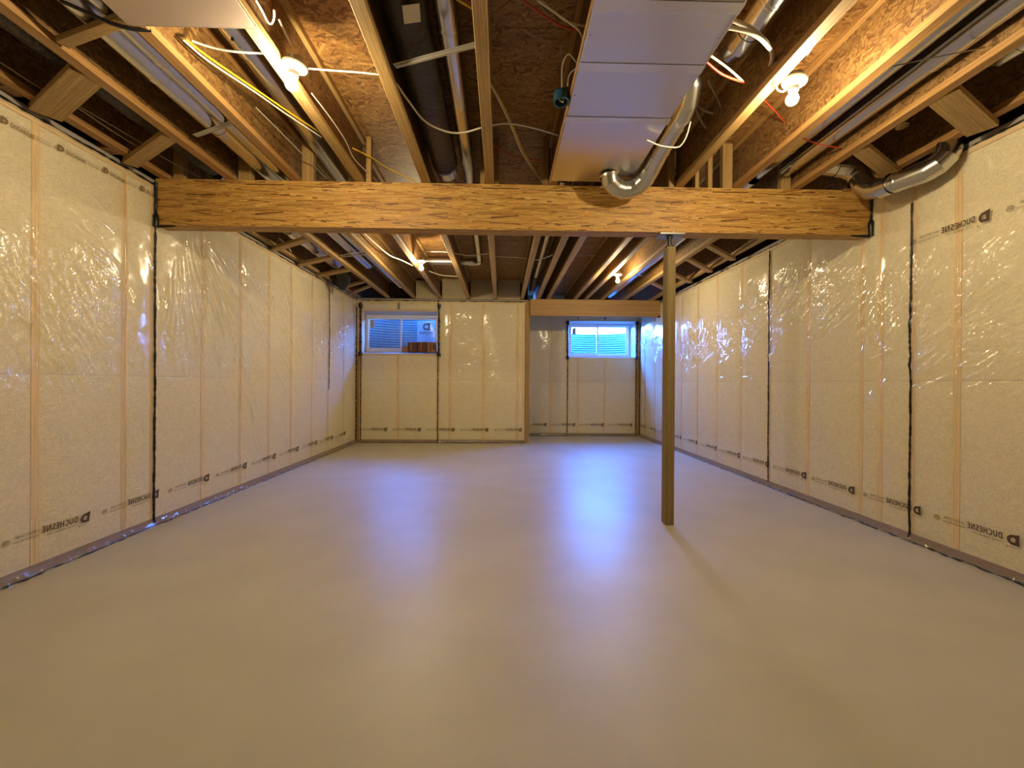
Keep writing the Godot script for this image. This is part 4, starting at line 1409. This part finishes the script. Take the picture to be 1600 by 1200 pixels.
	pipe(o, "elbow", [W(2.75, 2.525, 2.985), W(2.785, 2.53, 2.90), W(2.81, 2.55, 2.85), W(2.835, 2.585, 2.83), W(2.855, 2.63, 2.83), W(2.87, 2.68, 2.84)], 0.070, M.galv)
	# far ducts
	o = duct("dark wrapped duct with a black capped end above the far left wall", W(-2.4, 2.6, 6.4))
	b = Build.new()
	pts = PackedVector3Array()
	rad = PackedFloat32Array()
	for k in 90:
		var d := 3.75 + 2.85 * k / 89.0
		pts.append(W(-2.37, 2.84, d) - o.position)
		rad.append(0.098 + 0.008 * nz.get_noise_1d(d * 3.0 + 9.0) + 0.002 * sin(d * 60.0))
	tube_into(b, pts, rad, 28)
	put(o, "wrap", b.done(), M.tape)
	b = Build.new()
	pts = catmull([W(-2.37, 2.84, 6.55) - o.position, W(-2.38, 2.80, 6.75) - o.position, W(-2.40, 2.73, 6.88) - o.position, W(-2.45, 2.64, 6.92) - o.position, W(-2.50, 2.58, 6.93) - o.position], 0.03)
	tube_into(b, pts, 0.115, 24)
	put(o, "black_end", b.done(), M.black)
	o = duct("dark wrapped insulated duct between the two left-hand joists near the camera", W(-2.35, 2.78, 2.6))
	b = Build.new()
	pts = PackedVector3Array()
	rad = PackedFloat32Array()
	for k in 120:
		var d := -2.2 + 5.9 * k / 119.0
		pts.append(W(-2.33, 2.88, d) - o.position)
		rad.append(0.102 + 0.010 * nz.get_noise_1d(d * 3.0 + 50.0) + 0.002 * sin(d * 80.0))
	tube_into(b, pts, rad, 28)
	put(o, "wrap", b.done(), M.wrap)
	o = duct("cream painted pipe with a dark end between the close pair of far joists", W(0.53, 2.8, 6.0))
	pipe(o, "pipe", [W(0.51, 2.86, 3.8), W(0.55, 2.86, 7.35)], 0.050, M.tape, [0.4])
	pipe(o, "dark_end", [W(0.55, 2.86, 7.3), W(0.555, 2.86, 8.3)], 0.062, M.wrap)
	o = duct("blue-lit silver pipe past the post between the far right joists", W(2.02, 2.75, 6.0))
	pipe(o, "pipe", [W(2.05, 2.82, 3.66), W(2.07, 2.82, 8.6)], 0.06, M.galv, [0.2, 0.5])
	for d in [4.6, 6.8]:
		for s in [-0.062, 0.062]:
			wboard(o, "hanger", 2.06 + s - 0.001, 2.06 + s + 0.001, 2.80, 3.029, d - 0.012, d + 0.012, M.strap, 0.0)
		wboard(o, "hanger", 1.997, 2.123, 2.756, 2.759, d - 0.012, d + 0.012, M.strap, 0.0)
	# flat metal straps
	for q in [[W(-1.99, 2.705, 2.97), W(-1.64, 2.705, 2.80), "pale metal strap under the paired pipes at upper left"], [W(-0.545, 2.705, 2.28), W(-0.12, 2.705, 2.12), "long pale metal strap under the black duct and silver pipe"], [W(-2.09, 2.70, 5.78), W(-1.65, 2.70, 5.62), "thin strap under the far left pipes"]]:
		var mid: Vector3 = (q[0] + q[1]) * 0.5
		var dir: Vector3 = (q[1] - q[0]).normalized()
		var s := thing("hanger_strap", q[2], "strap", mid)
		put(s, "band", box(Vector3(q[0].distance_to(q[1]), 0.004, 0.035), 0.001), M.strap, Vector3.ZERO, Basis(dir, Vector3.UP, dir.cross(Vector3.UP)))
		put(s, "fold", box(Vector3(q[0].distance_to(q[1]) * 0.98, 0.005, 0.010), 0.001), M.strap, Vector3(0, -0.0045, 0), Basis(dir, Vector3.UP, dir.cross(Vector3.UP)))
	o = thing("panned_duct", "pinkish sheet-metal pan between two joists at the top left corner", "duct", W(-1.33, 2.655, 1.0))
	wboard(o, "sheet", -1.63, -1.08, 2.660, 2.6695, -2.2, 2.0, M.pan, 0.001)
	wboard(o, "folded_edge", -1.63, -1.08, 2.660, 2.70, 2.0, 2.004, M.pan, 0.001)


# ---------------------------------------------------------------- cables

func cable(called: String, label: String, m: String, r: float, p: Array) -> void:
	var base: Vector3 = p[0]
	var loc := []
	for q in p:
		loc.append(q - base)
	var b := Build.new()
	tube_into(b, catmull(loc, 0.025), r, 8)
	var o := MeshInstance3D.new()
	o.name = numbered(self, called)
	o.mesh = b.done()
	o.material_override = M[m]
	o.position = base
	add_child(o, true)
	tag(o, label, "strap" if called == "strap_wire" else ("hose" if called == "grey_hose" else "cable"))


func build_cables() -> void:
	cable("lamp_cable", "white cable running level from the front left lamp to the next joist on its right", "white", 0.0045, [W(-0.996, 2.720, 2.334), W(-0.890, 2.745, 2.381), W(-0.765, 2.755, 2.406), W(-0.642, 2.755, 2.422)])
	cable("sagging_cable", "white cable sagging in a deep curve below the black and silver ducts", "white", 0.006, [W(-0.577, 2.730, 2.448), W(-0.538, 2.730, 2.614), W(-0.472, 2.710, 2.768), W(-0.349, 2.710, 2.876), W(-0.251, 2.730, 2.916), W(-0.127, 2.760, 2.906), W(0.017, 2.790, 2.910), W(0.184, 2.790, 2.948), W(0.371, 2.790, 3.033)])
	cable("lamp_cable", "white cable crossing the bay left of the front left lamp, high under the deck", "white", 0.005, [W(-1.521, 2.780, 2.244), W(-1.454, 2.780, 2.284), W(-1.328, 2.760, 2.283), W(-1.168, 2.760, 2.291)])
	cable("yellow_cable", "long yellow cable running down the bay left of the front left lamp", "yellow", 0.005, [W(-1.544, 2.780, 2.233), W(-1.506, 2.780, 2.366), W(-1.415, 2.790, 2.622), W(-1.330, 2.790, 2.826), W(-1.212, 2.790, 3.089)])
	cable("white_cable", "white cable running side by side with the long yellow cable left of the front lamp", "white", 0.0045, [W(-1.550, 2.770, 2.224), W(-1.522, 2.770, 2.366), W(-1.418, 2.775, 2.627), W(-1.337, 2.775, 2.841), W(-1.228, 2.775, 3.086)])
	cable("yellow_cable", "short yellow cable dropping to the main beam just right of the fourth joist", "yellow", 0.005, [W(-1.115, 2.840, 3.339), W(-1.008, 2.840, 3.485), W(-0.927, 2.840, 3.647), W(-0.717, 2.780, 3.758)])
	cable("white_cable", "thin white cable hugging the fourth joist below the front left lamp", "white", 0.0035, [W(-1.076, 2.740, 2.567), W(-1.059, 2.740, 2.806), W(-1.057, 2.740, 3.063), W(-1.077, 2.740, 3.325), W(-1.015, 2.740, 3.656)])
	cable("white_cable", "thin white cable beside the pipe in the third bay from the left wall", "grey", 0.0035, [W(-1.498, 2.780, 2.777), W(-1.474, 2.780, 3.136), W(-1.440, 2.780, 3.727)])
	cable("white_cable", "white cable hooked in a J shape above the front left lamp", "white", 0.005, [W(-1.038, 2.800, 2.068), W(-1.055, 2.790, 2.103), W(-1.084, 2.790, 2.137), W(-1.096, 2.790, 2.126), W(-1.096, 2.800, 2.081), W(-1.092, 2.800, 2.019)])
	cable("white_cable", "short straight white cable end hanging above the front left lamp holder", "white", 0.005, [W(-1.042, 2.800, 2.122), W(-1.039, 2.780, 2.173), W(-1.036, 2.760, 2.231)])
	cable("black_cable", "thick black cable drooping under the wooden cross slat at upper left", "black", 0.008, [W(-1.803, 2.660, 1.876), W(-1.738, 2.660, 1.940), W(-1.680, 2.650, 1.980), W(-1.619, 2.660, 2.022), W(-1.569, 2.680, 2.050)])
	cable("thin_cable", "thin grey cable above the left wall, outer one of two along the insulated duct", "grey", 0.0035, [W(-2.552, 2.730, 2.353), W(-2.553, 2.730, 2.578), W(-2.515, 2.730, 2.698), W(-2.521, 2.730, 2.951), W(-2.516, 2.730, 3.195)])
	cable("thin_cable", "thin grey cable above the left wall, inner one of two along the insulated duct", "grey", 0.003, [W(-2.528, 2.750, 2.713), W(-2.502, 2.750, 2.928), W(-2.479, 2.750, 3.181), W(-2.475, 2.750, 3.396), W(-2.425, 2.750, 3.675)])
	cable("white_cable", "white cable dropping along the joist to the blue junction box beside the foil duct", "white", 0.005, [W(0.146, 2.780, 1.957), W(0.276, 2.770, 2.044), W(0.352, 2.760, 2.095), W(0.379, 2.750, 2.148), W(0.379, 2.750, 2.219), W(0.382, 2.740, 2.290)])
	cable("white_cable", "white cable making a tall loop over the blue junction box", "white", 0.0045, [W(0.316, 2.715, 2.427), W(0.299, 2.730, 2.301), W(0.307, 2.740, 2.242), W(0.324, 2.750, 2.229), W(0.347, 2.750, 2.255), W(0.383, 2.740, 2.294)])
	cable("white_cable", "short white cable curving out of the right side of the blue junction box", "white", 0.0045, [W(0.345, 2.715, 2.416), W(0.343, 2.730, 2.377), W(0.354, 2.740, 2.342), W(0.385, 2.740, 2.308)])
	cable("tan_cable", "tan cable sloping down to the wooden edge left of the foil duct", "tan", 0.006, [W(0.170, 2.850, 2.039), W(0.288, 2.840, 2.134), W(0.342, 2.820, 2.130), W(0.411, 2.820, 2.143)])
	cable("red_cable", "red cable arcing under the deck left of the foil duct", "red", 0.005, [W(0.087, 2.870, 2.065), W(0.158, 2.860, 2.111), W(0.224, 2.860, 2.161), W(0.289, 2.850, 2.189), W(0.359, 2.840, 2.194)])
	cable("white_cable", "white cable dropping steeply towards the beam between the centre joist and the foil duct", "white", 0.005, [W(-0.074, 2.830, 2.588), W(-0.004, 2.830, 2.808), W(0.065, 2.820, 3.036), W(0.138, 2.820, 3.319), W(0.239, 2.800, 3.552), W(0.334, 2.760, 3.697)])
	cable("yellow_cable", "yellow cable dropping steeply beside the white one near the centre joist", "yellow", 0.005, [W(-0.068, 2.840, 2.614), W(0.008, 2.840, 2.824), W(0.083, 2.830, 3.077), W(0.164, 2.830, 3.365), W(0.327, 2.790, 3.741)])
	cable("red_cable", "thin red cable crossing the dark bay right of the centre joist near the beam", "red", 0.004, [W(-0.079, 2.880, 3.333), W(0.021, 2.880, 3.469), W(0.122, 2.880, 3.525), W(0.248, 2.870, 3.540), W(0.386, 2.870, 3.556)])
	cable("yellow_cable", "yellow cable at the top edge right of the silver duct", "yellow", 0.0055, [W(-0.216, 2.800, 1.978), W(-0.168, 2.800, 2.014), W(-0.119, 2.800, 2.050)])
	cable("red_cable", "red cable at the top edge right of the silver duct", "red", 0.005, [W(-0.186, 2.840, 2.024), W(-0.151, 2.840, 2.047), W(-0.117, 2.840, 2.067)])
	cable("grey_hose", "thick pale hose looping out from the right side of the foil duct, the upper one", "hose", 0.011, [W(0.970, 2.800, 2.037), W(1.062, 2.780, 2.042), W(1.160, 2.760, 2.070), W(1.263, 2.760, 2.141), W(1.347, 2.770, 2.233), W(1.411, 2.800, 2.361)])
	cable("grey_hose", "thick pale hose looping out from the right side of the foil duct, the lower one", "hose", 0.01, [W(0.962, 2.760, 2.050), W(1.049, 2.750, 2.045), W(1.127, 2.740, 2.052), W(1.202, 2.740, 2.089), W(1.293, 2.750, 2.164)])
	cable("white_cable", "white cable sloping down from the right edge of the foil duct beside a red one", "white", 0.0055, [W(0.944, 2.730, 2.148), W(1.042, 2.740, 2.219), W(1.161, 2.750, 2.307), W(1.303, 2.760, 2.421)])
	cable("red_cable", "thick red cable sagging from the right edge of the foil duct", "red", 0.006, [W(0.952, 2.740, 2.195), W(1.034, 2.730, 2.250), W(1.120, 2.730, 2.312), W(1.204, 2.740, 2.364), W(1.310, 2.760, 2.426)])
	cable("grey_hose", "grey hose hanging in a wide loop above the silver elbow", "hosegrey", 0.009, [W(1.102, 2.960, 2.728), W(1.181, 2.950, 2.832), W(1.268, 2.940, 2.918), W(1.358, 2.920, 2.958), W(1.445, 2.910, 2.952), W(1.509, 2.910, 2.895)])
	cable("grey_hose", "grey hose with a small loop below the wide one beside the silver elbow", "hosegrey", 0.008, [W(1.266, 2.910, 2.923), W(1.324, 2.890, 2.995), W(1.383, 2.870, 3.048), W(1.435, 2.860, 3.075), W(1.484, 2.860, 3.066)])
	cable("grey_hose", "thin grey hose running down behind the two hose loops", "hosegrey", 0.006, [W(1.219, 2.920, 2.658), W(1.313, 2.910, 2.765), W(1.389, 2.900, 2.855), W(1.468, 2.880, 2.980)])
	cable("white_cable", "white cable loop crossing in front of the silver elbow duct", "white", 0.004, [W(0.887, 2.620, 2.762), W(0.983, 2.620, 2.819), W(1.060, 2.615, 2.830), W(1.117, 2.620, 2.829), W(1.142, 2.660, 2.791), W(1.165, 2.750, 2.780)])
	cable("red_cable", "thin red cable near the front right lamp", "red", 0.004, [W(1.556, 2.850, 2.687), W(1.730, 2.850, 2.828), W(1.928, 2.850, 3.001)])
	cable("red_cable", "short red cable lying across the pipes right of the front right lamp", "red", 0.004, [W(1.949, 2.720, 2.888), W(2.115, 2.720, 2.961), W(2.305, 2.740, 3.033)])
	cable("white_cable", "white loop of cable at the left side of the front right lamp holder", "white", 0.004, [W(1.429, 2.690, 2.263), W(1.392, 2.660, 2.278), W(1.429, 2.650, 2.316), W(1.462, 2.650, 2.326), W(1.472, 2.660, 2.310), W(1.466, 2.680, 2.295)])
	cable("white_cable", "short white cable end above the front right lamp holder", "white", 0.005, [W(1.481, 2.740, 2.144), W(1.489, 2.740, 2.178), W(1.493, 2.740, 2.213)])
	cable("strap_wire", "thin metal hanger wire under the paired ducts at right", "steel", 0.003, [W(1.933, 2.710, 2.210), W(2.060, 2.705, 2.145), W(2.178, 2.710, 2.106), W(2.292, 2.730, 2.097)])
	cable("white_cable", "white cable winding from the beam to the back left lamp", "white", 0.007, [W(-1.568, 2.800, 5.004), W(-1.502, 2.760, 5.397), W(-1.437, 2.740, 5.807), W(-1.327, 2.720, 5.939), W(-1.210, 2.700, 6.146)])
	cable("white_cable", "white cable crossing level between the joists behind the back left lamp", "white", 0.006, [W(-1.091, 2.800, 5.829), W(-0.901, 2.800, 5.821), W(-0.690, 2.800, 5.839), W(-0.462, 2.800, 5.975), W(-0.164, 2.800, 5.873)])
	cable("white_cable", "thin white cable crossing the middle bay right of the back centre joist", "white", 0.005, [W(-0.107, 2.790, 5.983), W(0.131, 2.790, 6.003), W(0.347, 2.790, 6.054)])
	cable("white_cable", "thin white cable crossing the pipe in the double joist bay", "white", 0.006, [W(0.409, 2.740, 5.962), W(0.528, 2.740, 5.864), W(0.640, 2.740, 5.683)])
	cable("white_cable", "thin white cable crossing the wide back bay left of the back right lamp", "grey", 0.005, [W(0.843, 2.860, 6.221), W(1.053, 2.860, 6.149), W(1.220, 2.860, 6.110), W(1.441, 2.860, 6.194)])
	cable("white_cable", "thin white cable sagging right of the back left lamp", "white", 0.005, [W(-1.073, 2.760, 6.699), W(-0.919, 2.750, 6.887), W(-0.673, 2.750, 6.957)])
	cable("white_cable", "thin white cable between two blocks above the far left wall", "white", 0.005, [W(-2.492, 2.720, 5.102), W(-2.509, 2.710, 5.303), W(-2.581, 2.710, 5.587)])
	cable("strap_wire", "thin pale strap above the far left wall before the dark duct end", "white", 0.006, [W(-2.609, 2.730, 6.067), W(-2.358, 2.730, 5.902), W(-2.234, 2.730, 5.838)])
	cable("strap_wire", "thin pale strap just above the dark duct end on the far left", "white", 0.005, [W(-2.622, 2.730, 6.730), W(-2.436, 2.730, 6.682), W(-2.201, 2.730, 6.485)])
	cable("white_cable", "thin white cable crossing the pipe in the back left bay", "white", 0.005, [W(-2.020, 2.700, 5.693), W(-1.848, 2.700, 5.601), W(-1.688, 2.700, 5.539)])


# ---------------------------------------------------------------- lamps

func lamp(label: String, x: float, d: float, tilt: float, drop: float) -> void:
	var o := thing("ceiling_lamp", label, "lamp", W(x, 2.672, d), "bare bulbs in white lamp holders")
	put(o, "outlet_box", lathe([[0.0, 0.03], [0.040, 0.03], [0.042, 0.0], [0.0, 0.0]], 8), M.steel)
	var holder := thing_part(o, "holder", Vector3.ZERO)
	holder.rotation.z = tilt
	put(holder, "rosette", lathe([[0.0, 0.0], [0.058, 0.0], [0.060, -0.006], [0.056, -0.014], [0.034, -0.026], [0.030, -0.030], [0.0, -0.030]], 40), M.porcelain)
	put(holder, "socket", lathe([[0.030, -0.029], [0.025, -0.036], [0.024, -0.055], [0.021, -0.058], [0.0, -0.058]], 28), M.porcelain)
	var screws := Build.new()
	for s in [-1.0, 1.0]:
		tube_into(screws, PackedVector3Array([Vector3(0.042 * s, -0.018, 0.0), Vector3(0.042 * s, -0.024, 0.0)]), 0.005, 8)
	put(holder, "screw", screws.done(), M.steel)
	var prof := []
	for k in 17:
		var a := PI * k / 16.0
		prof.append([0.031 * sin(a), -drop - 0.031 * cos(a) * -1.0])
	prof[0] = [0.013, -drop + 0.040]
	prof.reverse()
	prof[prof.size() - 1] = [0.013, -drop + 0.046]
	var cur := []
	for k in 15:
		var a := PI * k / 16.0  # from the bottom up
		cur.append([0.031 * sin(a), -drop - 0.031 * cos(a)])
	cur.append([0.014, -0.055])
	put(holder, "bulb", lathe(cur, 28), M.bulb)
	var l := OmniLight3D.new()
	l.name = numbered(o, "bulb_light")
	l.light_color = LAMP_COLOR
	l.light_energy = LAMP_ENERGY
	l.light_size = 0.03
	l.omni_range = 14.0
	l.omni_attenuation = 2.0
	l.shadow_enabled = true
	l.position = Vector3(0, -drop, 0).rotated(Vector3.BACK, tilt)
	o.add_child(l)


func build_lamps() -> void:
	lamp("bare glowing bulb in a white holder at upper left, beside the fourth joist", -1.02, 2.24, -0.18, 0.098)
	lamp("bare glowing bulb in a white holder at upper right, in front of the beam", 1.485, 2.27, -0.12, 0.098)
	lamp("bare glowing bulb beyond the beam on the left, above the left window", -1.03, 5.78, 0.0, 0.098)
	lamp("bare glowing bulb beyond the beam on the right, left of the post", 1.64, 6.36, 0.0, 0.098)


func build_small_things() -> void:
	var jb := thing("junction_box", "round blue plastic junction box hanging beside the foil duct", "junction box", W(0.318, 2.655, 2.47))
	put(jb, "cup", lathe([[0.0, 0.062], [0.038, 0.062], [0.042, 0.056], [0.044, 0.0], [0.039, 0.0], [0.037, 0.052], [0.0, 0.052]], 24), M.blue_box)
	for s in [-1.0, 1.0]:
		put(jb, "screw_ear", box(Vector3(0.014, 0.02, 0.014), 0.002), M.blue_box, Vector3(0.037 * s, 0.012, 0.0))
	var b := Build.new()
	tube_into(b, catmull([Vector3(-0.02, 0.05, 0.01), Vector3(-0.012, 0.015, 0.012), Vector3(0.0, 0.004, 0.006)], 0.01), 0.004, 6)
	put(jb, "wire_tail", b.done(), M.white)
	b = Build.new()
	tube_into(b, catmull([Vector3(0.02, 0.05, 0.0), Vector3(0.012, 0.02, 0.01), Vector3(0.006, -0.004, 0.012)], 0.01), 0.004, 6)
	put(jb, "wire_tail", b.done(), M.tan)
